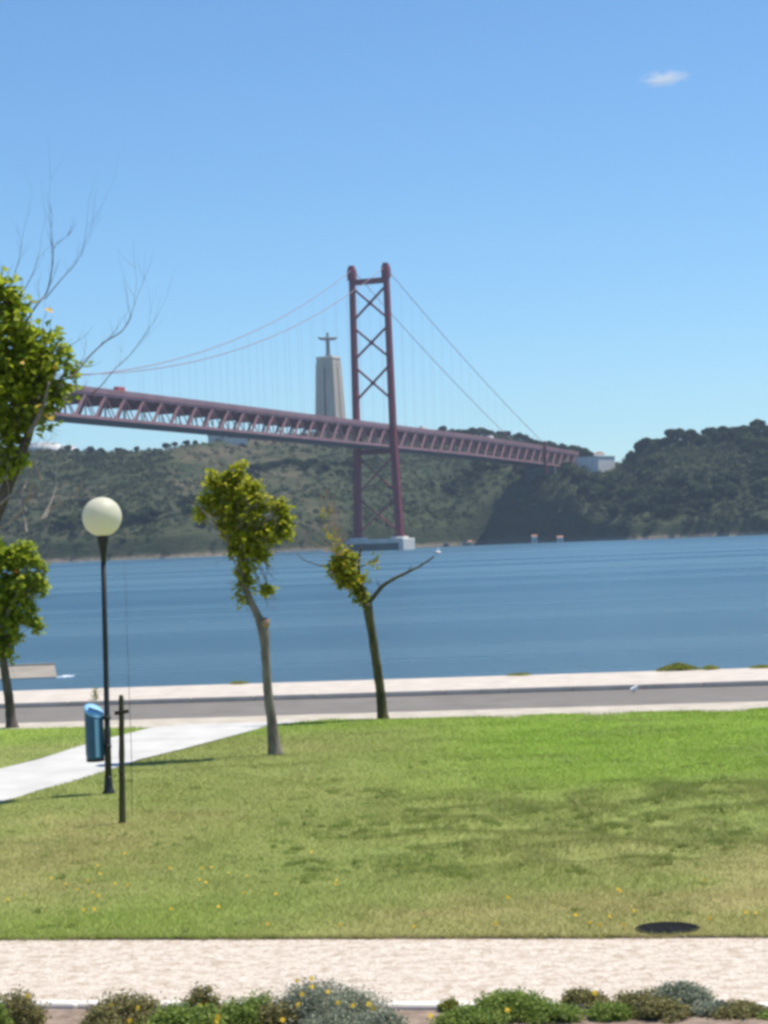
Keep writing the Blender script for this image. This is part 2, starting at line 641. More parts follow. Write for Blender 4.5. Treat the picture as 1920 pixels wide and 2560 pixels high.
M['brownbush'] = leaf_mat('brown_green_leaves', [(0.19, 0.16, 0.075), (0.29, 0.265, 0.10), (0.40, 0.38, 0.15)], trans=0.25)
M['greenbush'] = leaf_mat('fresh_green_leaves', [(0.17, 0.25, 0.05), (0.26, 0.35, 0.075), (0.36, 0.45, 0.115)], trans=0.35)
M['yellowbush'] = leaf_mat('yellow_green_leaves', [(0.22, 0.26, 0.04), (0.33, 0.36, 0.06), (0.45, 0.44, 0.10)], trans=0.35)
M['flower'] = surf('yellow_petal', (0.75, 0.48, 0.02), (0.82, 0.60, 0.05), scale=30, rough=0.6)
M['stem'] = surf('green_stem', (0.08, 0.12, 0.03), rough=0.7)
M['pine'] = leaf_mat('far_tree_leaves', [(0.026, 0.046, 0.018), (0.046, 0.075, 0.027), (0.080, 0.115, 0.040)], trans=0.15, rough=0.8, per_tree=1)
M['scrub'] = leaf_mat('scrub_leaves', [(0.028, 0.043, 0.020), (0.040, 0.058, 0.026), (0.055, 0.074, 0.033), (0.072, 0.088, 0.041)], trans=0.1, rough=0.9, patch=0.022)
M['trunk'] = surf('far_trunk', (0.06, 0.05, 0.04), rough=0.95)
M['iron'] = surf('black_iron_cover', (0.010, 0.011, 0.011), (0.018, 0.019, 0.019), scale=20, rough=0.95, spec=0.08)
M['white'] = surf('white_paint', (0.78, 0.78, 0.77), rough=0.5)
M['paper'] = surf('white_paper', (0.80, 0.80, 0.80), rough=0.8)
M['lorry_red'] = surf('red_lorry_paint', (0.45, 0.08, 0.07), rough=0.4)
M['rubber'] = surf('rubber', (0.02, 0.02, 0.02), rough=0.8)
M['foam'] = surf('foam', (0.75, 0.80, 0.86), rough=0.9)


def globe_mat():
    m, t, out = new_mat('opal_globe')
    N, L = t.nodes.new, t.links.new
    p = N('ShaderNodeBsdfPrincipled')
    p.inputs['Base Color'].default_value = (0.84, 0.815, 0.68, 1)
    p.inputs['Roughness'].default_value = 0.5
    tr = N('ShaderNodeBsdfTranslucent')
    tr.inputs['Color'].default_value = (0.84, 0.815, 0.68, 1)
    mx = N('ShaderNodeMixShader')
    mx.inputs[0].default_value = 0.4
    L(p.outputs[0], mx.inputs[1])
    L(tr.outputs[0], mx.inputs[2])
    L(mx.outputs[0], out.inputs['Surface'])
    return m


M['globe'] = globe_mat()

# ------------------------------------------------------------------ the ground, paths and river
WZ = -4.0                                # river level
NEAR_S = -0.185                          # slope of the near path's edges in plan
ROAD_S = -0.113                          # slope of the riverside road in plan


def near_y(x, at0): return at0 + NEAR_S * x
def road_y(x, at0): return at0 + ROAD_S * x


def sheet(name, quad_pts, z, mat, nx=24, kind='structure'):
    """strip between two plan lines given as functions of x"""
    f0, f1, x0, x1 = quad_pts
    vs, fs = [], []
    for i in range(nx + 1):
        x = x0 + (x1 - x0) * i / nx
        vs += [(x, f0(x), z), (x, f1(x), z)]
    for i in range(nx):
        fs.append((2 * i, 2 * i + 2, 2 * i + 3, 2 * i + 1))
    b = MB()
    b.add(vs, fs)
    o = b.build(name, mat)
    o['kind'] = kind
    return o


XW = 150.0
water = MB()
water.add([(-3500, 30, WZ), (3500, 30, WZ), (3500, 4200, WZ), (-3500, 4200, WZ)], [(0, 1, 2, 3)])
water.build('river_water', M['water'])['kind'] = 'structure'

# promenade on the river wall: body with top, wall face to the water, kerb face to the road
E_FAR, E_KERB, E_ROAD, E_LAWN = 42.9, 39.45, 35.1, 33.75
pr = MB()
pts = []
for x in (-XW, XW):
    pts += [(x, road_y(x, E_KERB), -0.07), (x, road_y(x, E_KERB), 0.03), (x, road_y(x, E_FAR), 0.03), (x, road_y(x, E_FAR), WZ - 1)]
pr.add(pts, [(0, 4, 5, 1), (1, 5, 6, 2), (2, 6, 7, 3)])
promenade = pr.build('promenade', M['strip'])
promenade['kind'] = 'structure'
sheet('road', (lambda x: road_y(x, E_ROAD - 0.05), lambda x: road_y(x, E_KERB), -XW, XW), -0.06, M['asphalt'])
vp = MB()
pts = []
for x in (-XW, XW):
    pts += [(x, road_y(x, E_LAWN - 0.3), -0.004), (x, road_y(x, E_ROAD), -0.004), (x, road_y(x, E_ROAD), -0.2)]
vp.add(pts, [(0, 3, 4, 1), (1, 4, 5, 2)])
vp.build('pavement', M['strip2'])['kind'] = 'structure'
# ground sheet under the park, running back behind the camera
gs = MB()
gs.add([(-XW, -80, -0.12), (XW, -80, -0.12), (XW, road_y(XW, E_LAWN), -0.12), (-XW, road_y(-XW, E_LAWN), -0.12)], [(0, 1, 2, 3)])
gs.build('ground', M['ground'])['kind'] = 'structure'

# near path of pale setts with its edging kerb and the planting bed
N_FAR, N_NEAR = 15.22, 12.98
sheet('near_path', (lambda x: near_y(x, N_NEAR), lambda x: near_y(x, N_FAR + 0.04), -40, 40), -0.012, M['setts'], nx=8)
sheet('planting_bed', (lambda x: -60.0, lambda x: near_y(x, N_NEAR - 0.06), -40, 40), -0.012, M['soil'], nx=4)
kerb_root = empty('edging_kerb', (0, N_NEAR, -0.04), 'pale limestone kerb edging the near path beside the planting bed', 'kerb')
xk = -5.0
ang = math.atan(NEAR_S)
while xk < 5.0:
    ln = random.uniform(0.85, 1.05)
    xm = xk + ln / 2
    b = MB()
    b.box((xm, near_y(xm, N_NEAR), -0.03 + random.uniform(-.003, .003)), (ln / math.cos(ang) - 0.008, 0.12, 0.10), ang, 0.012)
    b.build('kerb_stone', M['kerb'], kerb_root)
    xk += ln
kb2 = empty('promenade_kerb', (0, E_KERB, -0.1), 'long raised kerb between the riverside road and the promenade', 'kerb')
xk = -11.0
ang2 = math.atan(ROAD_S)
while xk < 11.0:
    ln = 1.2
    xm = xk + ln / 2
    b = MB()
    b.box((xm, road_y(xm, E_KERB - 0.06), -0.015 + random.uniform(-.003, .003)), (ln / math.cos(ang2) - 0.006, 0.14, 0.10), ang2, 0.015)
    b.build('kerb_stone', M['strip'], kb2)
    xk += ln

# plan outlines from the ground plane
LOW = [(-260, 2080), (-120, 2042), (0, 2006), (122, 1972), (187, 1954), (270, 1928), (345, 1899), (460, 1871), (540, 1850), (600, 1834), (660, 1818), (740, 1806), (830, 1799)]
UPP = [(-400, 1999), (-200, 1962), (0, 1922), (100, 1897), (205, 1864), (280, 1844), (345, 1828), (372, 1821)]
low_w = [ground(*p) for p in LOW]
upp_w = [ground(*p) for p in UPP]
# white path: sheet between the two edges (edges continue under the turf)
pw = MB()
vs = [(p.x, p.y - 0.05, 0.0) for p in low_w] 
vs2 = [(p.x, p.y + 0.05, 0.0) for p in upp_w] + [(upp_w[-1].x + 0.5, road_y(upp_w[-1].x + .5, E_LAWN), 0.0), (low_w[-1].x, road_y(low_w[-1].x, E_LAWN), 0.0)]
poly = [Vector((v[0], v[1])) for v in vs + vs2[::-1]]
r = delaunay_2d_cdt(poly, [(i, (i + 1) % len(poly)) for i in range(len(poly))], [], 1, 1e-5)
pw.add([(v.x, v.y, 0.002) for v in r[0]], [tuple(f) for f in r[2]])
pw.build('footpath', M['path'])['kind'] = 'structure'


def lawn_height(x, y):
    h = 0.05 * (vnoise(x, y, 2.6, 5) - 0.5) + 0.035 * (vnoise(x, y, 0.7, 6) - 0.5)
    rough = smooth(-1.0, 1.5, x) * smooth(17.5, 19, y) * (1 - smooth(22.5, 24.5, y))
    cg = ground(1668, 2322, 0.0)
    flat = smooth(0.24, 0.6, np.sqrt((x - cg.x) ** 2 + (y - cg.y) ** 2))
    edge = smooth(0.0, 0.5, y - (N_FAR + NEAR_S * x))
    return (h * edge + rough * 0.13 * (vnoise(x, y, 0.45, 7) - 0.4)) * flat


def lawn_tint(x, y):
    """linear colour of the turf: olive, straw and fresh green patches"""
    n1, n2, n3 = vnoise(x, y, 2.4, 21), vnoise(x, y, 0.8, 22), vnoise(x, y, 0.28, 23)
    olive = np.array([0.285, 0.325, 0.088])
    straw = np.array([0.43, 0.365, 0.155])
    fresh = np.array([0.235, 0.36, 0.042])
    deep = np.array([0.205, 0.28, 0.062])
    w_straw = smooth(0.48, 0.85, 0.5 * n1 + 0.3 * n2 + 0.2 * n3 + 0.22 * (smooth(-1.5, .6, x) * smooth(15.5, 16.2, y) * (1 - smooth(17.6, 20, y))))
    w_fresh = smooth(-1.5, 2.5, x) * smooth(22.0, 25, y) * (0.55 + 0.6 * n1)
    w_fresh = np.maximum(w_fresh, smooth(0.2, -2.2, x) * (1 - smooth(16.3, 18.0, y)) * 0.5)
    w_fresh = np.maximum(w_fresh, 0.7 * smooth(31, 33, y))
    w_deep = smooth(0.50, 0.78, 0.6 * n2 + 0.4 * n3 + 0.10 * smooth(-1, 1, x) * smooth(18, 19, y) * (1 - smooth(22, 23.5, y))) * 0.45
    c = olive[None] * np.ones((len(x), 1))
    w_straw = w_straw * (1 - 0.85 * np.clip(w_fresh, 0, 1))
    for w, k in ((w_straw * 0.85, straw), (np.clip(w_fresh, 0, 1), fresh), (w_deep, deep)):
        c = c * (1 - w[:, None]) + k[None] * w[:, None]
    return c


def set_tint(me, cols):
    a = me.color_attributes.new('tint', 'FLOAT_COLOR', 'POINT')
    a.data.foreach_set('color', np.concatenate([cols, np.ones((len(cols), 1))], 1).astype(np.float32).ravel())


def point_in(poly, x, y):
    inside = np.zeros(len(x), bool)
    n = len(poly)
    for i in range(n):
        x0, y0 = poly[i]
        x1, y1 = poly[(i + 1) % n]
        c = ((y0 > y) != (y1 > y)) & (x < (x1 - x0) * (y - y0) / (y1 - y0 + 1e-12) + x0)
        inside ^= c
    return inside


def make_lawn(name, outline, step):
    xs = [p[0] for p in outline]
    ys = [p[1] for p in outline]
    gx, gy = np.meshgrid(np.arange(min(xs), max(xs), step), np.arange(min(ys), max(ys), step))
    gx, gy = gx.ravel(), gy.ravel()
    k = point_in(outline, gx, gy) & (np.abs(gx) < 14)
    pts = [Vector(p) for p in outline] + [Vector((a, b)) for a, b in zip(gx[k], gy[k])]
    n = len(outline)
    res = delaunay_2d_cdt(pts, [(i, (i + 1) % n) for i in range(n)], [], 1, 1e-5)
    P = np.array([(v.x, v.y) for v in res[0]])
    z = lawn_height(P[:, 0], P[:, 1])
    co = np.column_stack([P, z])
    b = MB()
    b.add(co.tolist(), [tuple(f) for f in res[2]], True)
    # front step down to the path
    o = b.build(name, M['turf'])
    set_tint(o.data, lawn_tint(P[:, 0], P[:, 1]) * np.array([0.92, 0.92, 0.96]))
    o['kind'] = 'structure'
    return o


right_outline = [(-30.0, near_y(-30, N_FAR))] + [(x, near_y(x, N_FAR) + random.uniform(-.015, .015)) for x in np.arange(-8, 8.1, 0.25)] + \
    [(30, near_y(30, N_FAR)), (30, road_y(30, E_LAWN))] + \
    [(x, road_y(x, E_LAWN) + random.uniform(-.03, .03)) for x in np.arange(10, low_w[-1].x + .3, -0.4)] + \
    [(p.x, p.y) for p in low_w[::-1]] + [(-30, low_w[0].y - 6)]
left_outline = [(p.x, p.y) for p in upp_w] + [(x, road_y(x, E_LAWN) + random.uniform(-.03, .03)) for x in np.arange(-4.3, -12, -0.4)] + \
    [(-30, road_y(-30, E_LAWN)), (-30, upp_w[0].y - 4)]
make_lawn('lawn', right_outline, 0.22)
make_lawn('lawn', left_outline, 0.3)
# soil lip under the turf edge at the near path
lip = MB()
for i in range(64):
    x0, x1 = -8 + i * 0.25, -7.75 + i * 0.25
    lip.add([(x0, near_y(x0, N_FAR) - .012, -0.014), (x1, near_y(x1, N_FAR) - .012, -0.014), (x1, near_y(x1, N_FAR) + 0.01, 0.004), (x0, near_y(x0, N_FAR) + .01, 0.004)], [(0, 1, 2, 3)])
lip.build('turf_edge', M['soil'])['kind'] = 'structure'


def make_grass(name, outline, n, ymin, ymax, hmin, hmax, wid):
    # sample in a wedge a little wider than the view, thinning with distance
    u = RNG.random(n)
    y = ymin * (ymax / ymin) ** u if ymax / ymin > 1.01 else ymin + u * (ymax - ymin)
    half = y * 0.1846 + 3.2
    x = (RNG.random(n) * 2 - 1) * half
    cg = ground(1668, 2322, 0.0)
    k = point_in(outline, x, y) & ((x - cg.x) ** 2 + (y - cg.y) ** 2 > 0.228 ** 2)
    x, y = x[k], y[k]
    if ymin < 20:                                          # ragged fringe hanging over the path edge
        ex = (RNG.random(12000) * 2 - 1) * 6.2
        ey = N_FAR + NEAR_S * ex + .02 - np.abs(RNG.normal(size=12000)) * .026 * (.3 + 1.4 * vnoise(ex, ex * 0, .16, 17))
        x, y = np.concatenate([x, ex]), np.concatenate([y, ey])
    n = len(x)
    z = lawn_height(x, y)
    hn = 0.6 * vnoise(x, y, 0.45, 7) + 0.4 * vnoise(x, y, 1.7, 31)
    rough = smooth(-1.0, 1.5, x) * smooth(17.5, 19, y) * (1 - smooth(22.5, 24.5, y))
    h = (hmin + (hmax - hmin) * RNG.random(n)) * (0.6 + 0.9 * hn) * (1 + 0.9 * rough * hn)
    w = wid * (0.7 + 0.6 * RNG.random(n)) * (y / 18) ** 0.6
    th = RNG.random(n) * 2 * np.pi
    lean = RNG.random(n) * 1.5 + 0.5
    la = RNG.random(n) * 2 * np.pi
    dx, dy = np.cos(th) * w, np.sin(th) * w
    tx, ty = x + np.cos(la) * lean * h, y + np.sin(la) * lean * h
    co = np.empty((n, 3, 3))
    co[:, 0] = np.column_stack([x - dx, y - dy, z - 0.005])
    co[:, 1] = np.column_stack([x + dx, y + dy, z - 0.005])
    co[:, 2] = np.column_stack([tx, ty, z + h])
    me = mesh_np(name, co.reshape(-1, 3), np.arange(n * 3).reshape(-1, 3), 3, M['grass'])
    c = lawn_tint(x, y) * (0.8 + 0.45 * RNG.random((n, 1)))
    dry = (RNG.random(n) < 0.12)[:, None]
    c = np.where(dry, np.array([[0.40, 0.34, 0.17]]), c)
    set_tint(me, np.repeat(c, 3, axis=0))
    o = link_mesh(name, me)
    o['kind'] = 'stuff'
    tag(o, 'short mown grass of the lawn between the paths', 'grass')
    return o


make_grass('grass', right_outline, 790000, 14.0, 34.5, 0.012, 0.034, 0.0032)
g2 = make_grass('grass', left_outline, 110000, 28.0, 36.0, 0.012, 0.034, 0.0036)
g2['label'] = 'small patch of green grass beyond the white footpath'


def make_tufts(n_clump, blades):
    y = 17.6 + 6.6 * RNG.random(n_clump)
    x = -1.2 + (y * 0.1846 + 2.2) * RNG.random(n_clump)
    y2 = 15.6 + 12 * RNG.random(n_clump // 3)
    x2 = (RNG.random(n_clump // 3) * 2 - 1) * (y2 * .1846 + 1)
    x, y = np.concatenate([x, x2]), np.concatenate([y, y2])
    keep = (vnoise(x, y, 0.55, 91) * .55 + vnoise(x, y, .22, 92) * .45 > .56) & point_in(right_outline, x, y)
    x, y = x[keep], y[keep]
    n = len(x)
    r_ = 0.03 + 0.07 * RNG.random(n)
    a = RNG.random((n, blades)) * 2 * np.pi
    rr = np.sqrt(RNG.random((n, blades))) * r_[:, None]
    bx_, by_ = (x[:, None] + np.cos(a) * rr).ravel(), (y[:, None] + np.sin(a) * rr).ravel()
    bz_ = lawn_height(bx_, by_)
    m = len(bx_)
    h = np.repeat(0.02 + 0.032 * RNG.random(n), blades) * (.6 + .6 * RNG.random(m))
    th = RNG.random(m) * 2 * np.pi
    w = .0035 + .002 * RNG.random(m)
    la = np.repeat(RNG.random(n) * 6.28, blades) + RNG.normal(size=m) * .8
    le = RNG.random(m) * .9 + .2
    co = np.empty((m, 3, 3))
    co[:, 0] = np.column_stack([bx_ - np.cos(th) * w, by_ - np.sin(th) * w, bz_ - .005])
    co[:, 1] = np.column_stack([bx_ + np.cos(th) * w, by_ + np.sin(th) * w, bz_ - .005])
    co[:, 2] = np.column_stack([bx_ + np.cos(la) * le * h, by_ + np.sin(la) * le * h, bz_ + h])
    me = mesh_np('grass_tufts', co.reshape(-1, 3), np.arange(m * 3).reshape(-1, 3), 3, M['grass'])
    base = np.array([0.235, 0.315, 0.075]) * (.75 + .5 * RNG.random((n, 1))) + np.array([.07, .03, .02]) * RNG.random((n, 1))
    c = np.repeat(base, blades, 0) * (.85 + .3 * RNG.random((m, 1)))
    set_tint(me, np.repeat(c, 3, axis=0))
    o = link_mesh('grass_tufts', me)
    o['kind'] = 'stuff'
    tag(o, 'rough longer grass tufts scattered over the lawn', 'grass')


make_tufts(1500, 32)

# ------------------------------------------------------------------ the far bank
SHORE = [(-900, 1470), (-100, 1462), (120, 1453), (460, 1450), (750, 1500), (960, 1590), (1100, 1670), (1220, 1722), (1330, 1725), (1400, 1695), (1480, 1630), (1580, 1580), (1920, 1560), (2700, 1570)]
RIDGE = [(-900, 1800, 1120), (-100, 1800, 1124), (100, 1800, 1128), (250, 1800, 1132), (400, 1800, 1127), (455, 1810, 1115), (520, 1850, 1106),
         (620, 1950, 1092), (760, 2050, 1085), (900, 2100, 1085), (1050, 2100, 1092), (1120, 2100, 1088), (1250, 2100, 1092),
         (1350, 2060, 1118), (1440, 2000, 1137), (1500, 1950, 1154), (1555, 1880, 1162), (1590, 1830, 1136), (1640, 1800, 1120),
         (1720, 1790, 1102), (1800, 1785, 1096), (1900, 1780, 1084), (2050, 1780, 1074), (2700, 1790, 1065)]
sh = np.array([((px - 960) * D / 5200, D) for px, D in SHORE])
rg_pts = [at(px, py, D) for px, D, py in RIDGE]
rg_a = np.array([(p.x, p.y, p.z - WZ) for p in rg_pts])


def fbm(x, y, cell, seed, octv=4):
    s, a, tot = 0, 1.0, 0
    for i in range(octv):
        s = s + a * vnoise(x, y, cell / 2 ** i, seed + i)
        tot += a
        a *= 0.55
    return s / tot


def hill_height(x, y):
    """height above the river"""
    x, y = np.asarray(x, float), np.asarray(y, float)
    ys = np.interp(x, sh[:, 0], sh[:, 1])
    yr = np.interp(x, rg_a[:, 0], rg_a[:, 1])
    zr = np.interp(x, rg_a[:, 0], rg_a[:, 2])
    u = (y - ys) / (yr - ys)
    uc = np.clip(u, 0, 1)
    pxs = 960 + 5200 * x / y
    steep = smooth(1090, 1240, pxs) * (1 - smooth(1420, 1500, pxs))     # cliff under the bridge end
    f = 0.10 * smooth(0, 0.03, uc) + 0.90 * uc ** (0.80 - 0.44 * steep)
    z = zr * f
    # gullies and shoulders
    w = np.clip(uc * 4, 0, 1) * np.clip((1 - uc) * 3.0, 0, 1)
    z = z + w * (1 - 0.7 * steep) * (26 * (fbm(x, y * 0.35, 95, 41) - 0.5) + 9 * (fbm(x, y, 30, 51) - 0.5))
    z = z + np.where(u > 1, -6 * np.clip(u - 1, 0, 3), 0)
    z = np.where(u < 0, -8 * np.clip(-u * 20, 0, 1), z)
    z = z + np.where(u > 0, 1.6 * (fbm(x, y, 11, 61, 3) - 0.5), 0)
    # bench cut under the bridge so that the deck stays clear of the slope
    ax, ay = 0.357, 0.934
    t = (x + 4.04) * ax + (y - 1400) * ay
    sd_ = np.abs((x + 4.04) * ay - (y - 1400) * ax)
    lim = np.interp(t, [0, 323, 490], [69, 64, 60.0]) - 3.5 + np.clip(sd_ - 17, 0, None) * 1.3
    return np.where((t < 492) & (u > 0), np.minimum(z, lim), z)


nx_, ny_ = 420, 190
gx = np.linspace(-700, 700, nx_)
vv = np.concatenate([np.linspace(-0.03, 0.12, 40), np.linspace(0.13, 1.0, 110), np.linspace(1.03, 3.2, 40)])
GX, GV = np.meshgrid(gx, vv)
ysg = np.interp(GX, sh[:, 0], sh[:, 1])
yrg = np.interp(GX, rg_a[:, 0], rg_a[:, 1])
GY = ysg + GV * (yrg - ysg)
GZ = hill_height(GX, GY) + WZ
idx = np.arange(nx_ * ny_).reshape(ny_, nx_)
quads = np.column_stack([idx[:-1, :-1].ravel(), idx[:-1, 1:].ravel(), idx[1:, 1:].ravel(), idx[1:, :-1].ravel()])
hm = mesh_np('hills', np.column_stack([GX.ravel(), GY.ravel(), GZ.ravel()]), quads, 4, M['hill'], True)
PXG = (960 + 5200 * GX / GY).ravel()
hz = (GZ - WZ).ravel()
dry = 0.95 * smooth(380, 470, PXG) * (1 - smooth(700, 880, PXG)) * smooth(15, 60, hz)
dry = np.maximum(dry, 0.7 * (1 - smooth(250, 330, PXG)) * smooth(8, 20, hz) * (1 - smooth(50, 75, hz)))
dry = np.maximum(dry, 0.8 * np.exp(-((PXG - 770) / 110) ** 2) * (1 - smooth(30, 55, hz)))
dry = np.maximum(dry, np.where(PXG > 880, 0.15, 0.3))
dry = np.maximum(dry, 1.4 * np.exp(-((PXG - 1850) / 30) ** 2) * np.exp(-((hz - 70) / 9) ** 2))
rock = (1 - smooth(1.2, 4.0, hz)) * 0.9
for nme, arr in (('dry', dry), ('rock', rock)):
    a = hm.attributes.new(nme, 'FLOAT', 'POINT')
    a.data.foreach_set('value', arr.astype(np.float32))
hills = link_mesh('hills', hm)
hills['kind'] = 'structure'


def hz1(x, y):
    return float(hill_height(np.array([x]), np.array([y]))[0]) + WZ


def leaf_cloud(name, P, size, mat, up_bias=0.3, narrow=0.42, fold=0.25, tris=2, droop=0.0, face=None):
    """P (N,3) leaf positions; each leaf a folded pointed blade"""
    n = len(P)
    d = RNG.normal(size=(n, 3))
    d[:, 2] += up_bias - droop
    d /= np.linalg.norm(d, axis=1)[:, None]
    s = np.cross(d, RNG.normal(size=(n, 3)))
    s /= np.linalg.norm(s, axis=1)[:, None] + 1e-9
    nn = np.cross(d, s)
    if face is not None:                                   # blades turned to the sky rather than pointing up
        nn = RNG.normal(size=(n, 3)) * 0.75
        nn[:, 2] = np.abs(nn[:, 2]) + face
        nn /= np.linalg.norm(nn, axis=1)[:, None]
        d = np.cross(nn, RNG.normal(size=(n, 3)))
        d /= np.linalg.norm(d, axis=1)[:, None] + 1e-9
        s = np.cross(nn, d)
    L = (np.asarray(size) * (0.65 + 0.7 * RNG.random(n)))[:, None]
    if tris == 1:
        co = np.stack([P - s * L * narrow, P + s * L * narrow, P + d * L], 1)
        me = mesh_np(name, co.reshape(-1, 3), np.arange(3 * n).reshape(-1, 3), 3, mat)
    else:
        base = P - d * L * 0.5
        tip = P + d * L * 0.5
        lf = P - s * L * narrow + nn * L * fold - d * L * 0.06
        rt = P + s * L * narrow + nn * L * fold - d * L * 0.06
        co = np.stack([base, tip, lf, rt], 1)
        i = np.arange(n)[:, None] * 4
        f = np.concatenate([i + np.array([[0, 1, 2]]), i + np.array([[1, 0, 3]])])
        me = mesh_np(name, co.reshape(-1, 3), f, 3, mat)
    return me


def sphere_pts(n, bias=2.4):
    d = RNG.normal(size=(n, 3))
    d /= np.linalg.norm(d, axis=1)[:, None]
    return d * (RNG.random(n) ** (1 / bias))[:, None]


# scrub over the slope: nobody could count it
NB = 17000
bx = (RNG.random(NB) * 2 - 1) * 470
bu = RNG.random(NB) ** 0.9 * 1.04
ysb = np.interp(bx, sh[:, 0], sh[:, 1])
yrb = np.interp(bx, rg_a[:, 0], rg_a[:, 1])
by = ysb + bu * (yrb - ysb)
bz = hill_height(bx, by)
pxb = 960 + 5200 * bx / by
dens = 0.35 + 0.75 * fbm(bx, by, 60, 71)
dens *= 1 - 0.72 * (smooth(380, 470, pxb) * (1 - smooth(720, 880, pxb)) * smooth(25, 60, bz))
dens = np.where(pxb > 1300, dens + 0.25, dens)
keep = (RNG.random(NB) < dens) & (bz > 2.2)
bx, by, bz = bx[keep], by[keep], bz[keep]
n = len(bx)
rad = (1.2 + 2.4 * RNG.random(n) ** 2) * (0.75 + 0.6 * fbm(bx, by, 40, 75)) * np.where(960 + 5200 * bx / by > 1350, 1.35, 1.0)
LPB = 36
off = sphere_pts(n * LPB, 3.0).reshape(n, LPB, 3)
off[:, :, 2] = np.abs(off[:, :, 2]) * 0.95
P = np.column_stack([bx, by, bz + WZ])[:, None, :] + off * rad[:, None, None]
sz = np.repeat(rad * 0.42, LPB)
sc = leaf_cloud('hillside_scrub', P.reshape(-1, 3), sz, M['scrub'], face=0.4, narrow=0.5, tris=1)
o = link_mesh('hillside_scrub', sc)
o['kind'] = 'stuff'
tag(o, 'low dark scrub covering the slopes of the far bank', 'scrub')

# trees one can tell apart on the far bank
tree_protos = []
for k in range(4):
    lobes = [(Vector((0, 0, 0.62)), 0.40)] + [(Vector((random.uniform(-.34, .34), random.uniform(-.34, .34), random.uniform(.42, .85))), random.uniform(.16, .27)) for _ in range(9)]
    pts = []
    for c, r_ in lobes:
        q = sphere_pts(int(620 * r_ / 0.25), 3.6) * r_
        pts.append(q + np.array(c))
    me = leaf_cloud('crown', np.concatenate(pts), 0.085, M['pine'], face=0.4, narrow=0.5, tris=1)
    tb = MB()
    tb.tube([(0, 0, -0.08), (0.02, 0.01, 0.3), (-0.01, 0.02, 0.65)], [0.035, 0.028, 0.012], 6)
    tb.tube([(0.02, 0.01, 0.3), (0.15, 0.05, 0.55)], [0.018, 0.008], 5)
    tb.tube([(0.01, 0.01, 0.35), (-0.16, -0.03, 0.6)], [0.018, 0.008], 5)
    tm = bpy.data.meshes.new('trunk')
    tm.from_pydata(tb.v, [], tb.f)
    tm.materials.append(M['trunk'])
    tree_protos.append((me, tm))


def far_tree(px, py_base, Y, h, label, group, wide=1.0, place=None):
    if place is None:
        x = (px - 960) * Y / 5200
        p = Vector((x, Y, hz1(x, Y) - 0.3))
    else:
        p = place
    k = random.randrange(4)
    r_ = empty('hill_tree', p, label, 'tree', group)
    r_.rotation_euler.z = random.uniform(0, 6.28)
    r_.scale = (h * wide, h * wide, h)
    link_mesh('crown', tree_protos[k][0], r_)
    link_mesh('trunk', tree_protos[k][1], r_)
    return r_


def ridge_at(px):
    pxs = [q[0] for q in RIDGE]
    Y = float(np.interp(px, pxs, [q[1] for q in RIDGE]))
    return Y


for px in np.arange(1045, 1268, 13):                       # clump on the skyline over the deck
    far_tree(px + random.uniform(-4, 4), 0, ridge_at(px) + random.uniform(-15, 25), random.uniform(6, 9.5), 'dark tree in the skyline clump behind the bridge deck', 'skyline trees behind the deck', 1.2)
for px in np.arange(1272, 1495, 15):
    far_tree(px + random.uniform(-4, 4), 0, ridge_at(px) + random.uniform(-10, 20), random.uniform(6, 10), 'dark tree on the ridge between the deck clump and the anchorage', 'ridge trees by the anchorage', 1.2)
far_tree(1583, 0, 1832, 12, 'slim dark tree at the left tip of the right hand hill', 'trees on the right hand hill', 0.75)
for px in np.arange(1600, 1960, 14):
    far_tree(px + random.uniform(-6, 6), 0, ridge_at(px) + random.uniform(-25, 10), random.uniform(7, 13), 'dark tree on the skyline of the right hand hill', 'trees on the right hand hill', 1.15)
cnt = 0
while cnt < 105:
    px = random.uniform(1400, 1960)
    u = random.uniform(0.1, 0.95)
    Y0 = float(np.interp((px - 960) * 1650 / 5200, sh[:, 0], sh[:, 1]))
    Y = Y0 + u * (ridge_at(px) - Y0)
    x = (px - 960) * Y / 5200
    if float(fbm(np.array([x]), np.array([Y]), 70, 83)[0]) < 0.47: continue
    band = 'low on' if u < 0.38 else ('halfway up' if u < 0.66 else 'high on')
    side = 'by the bridge end' if px < 1560 else ('below the slim tree' if px < 1740 else 'near the right edge')
    lab = 'dark tree %s wooded slope %s' % (band, side)
    far_tree(px, 0, Y, random.uniform(6, 12), lab, 'trees' + lab[9:], random.uniform(1.0, 1.3))
    cnt += 1
for cxp, cu, m_, wh in ((1360, .30, 10, 'beneath the bridge end'), (1310, .16, 8, 'on the cliff edge under the deck'), (870, .42, 12, 'behind the left pylon leg'), (650, .50, 9, 'above the crown of the leaning tree'), (740, .50, 8, 'below the monument'), (250, .22, 16, 'behind the globe lamp'), (330, .12, 14, 'near the water right of the globe'), (200, .12, 14, 'near the water left of the globe'), (480, .2, 10, 'behind the left side of the leaning tree'), (560, .12, 8, 'low behind the leaning tree crown'), (1150, .3, 10, 'right of the pylon'), (1240, .25, 9, 'between the pylon and the bridge end')):
    for _ in range(m_):
        px = cxp + random.gauss(0, 28)
        Y0 = float(np.interp((px - 960) * 1600 / 5200, sh[:, 0], sh[:, 1]))
        Y = Y0 + max(0.05, cu + random.gauss(0, .05)) * (ridge_at(px) - Y0)
        far_tree(px, 0, Y, random.uniform(4, 7.5), 'bushy dark tree in the clump ' + wh, 'bushy trees ' + wh, 1.3)
for px in (155, 178, 192, 232, 262, 300, 345, 390, 420, 446, 470, 492, 560, 600):
    far_tree(px + random.uniform(-5, 5), 0, ridge_at(px) + random.uniform(-5, 12), random.uniform(3.0, 6), 'small tree along the ridge left of the statue hill', 'small ridge trees', 1.2)

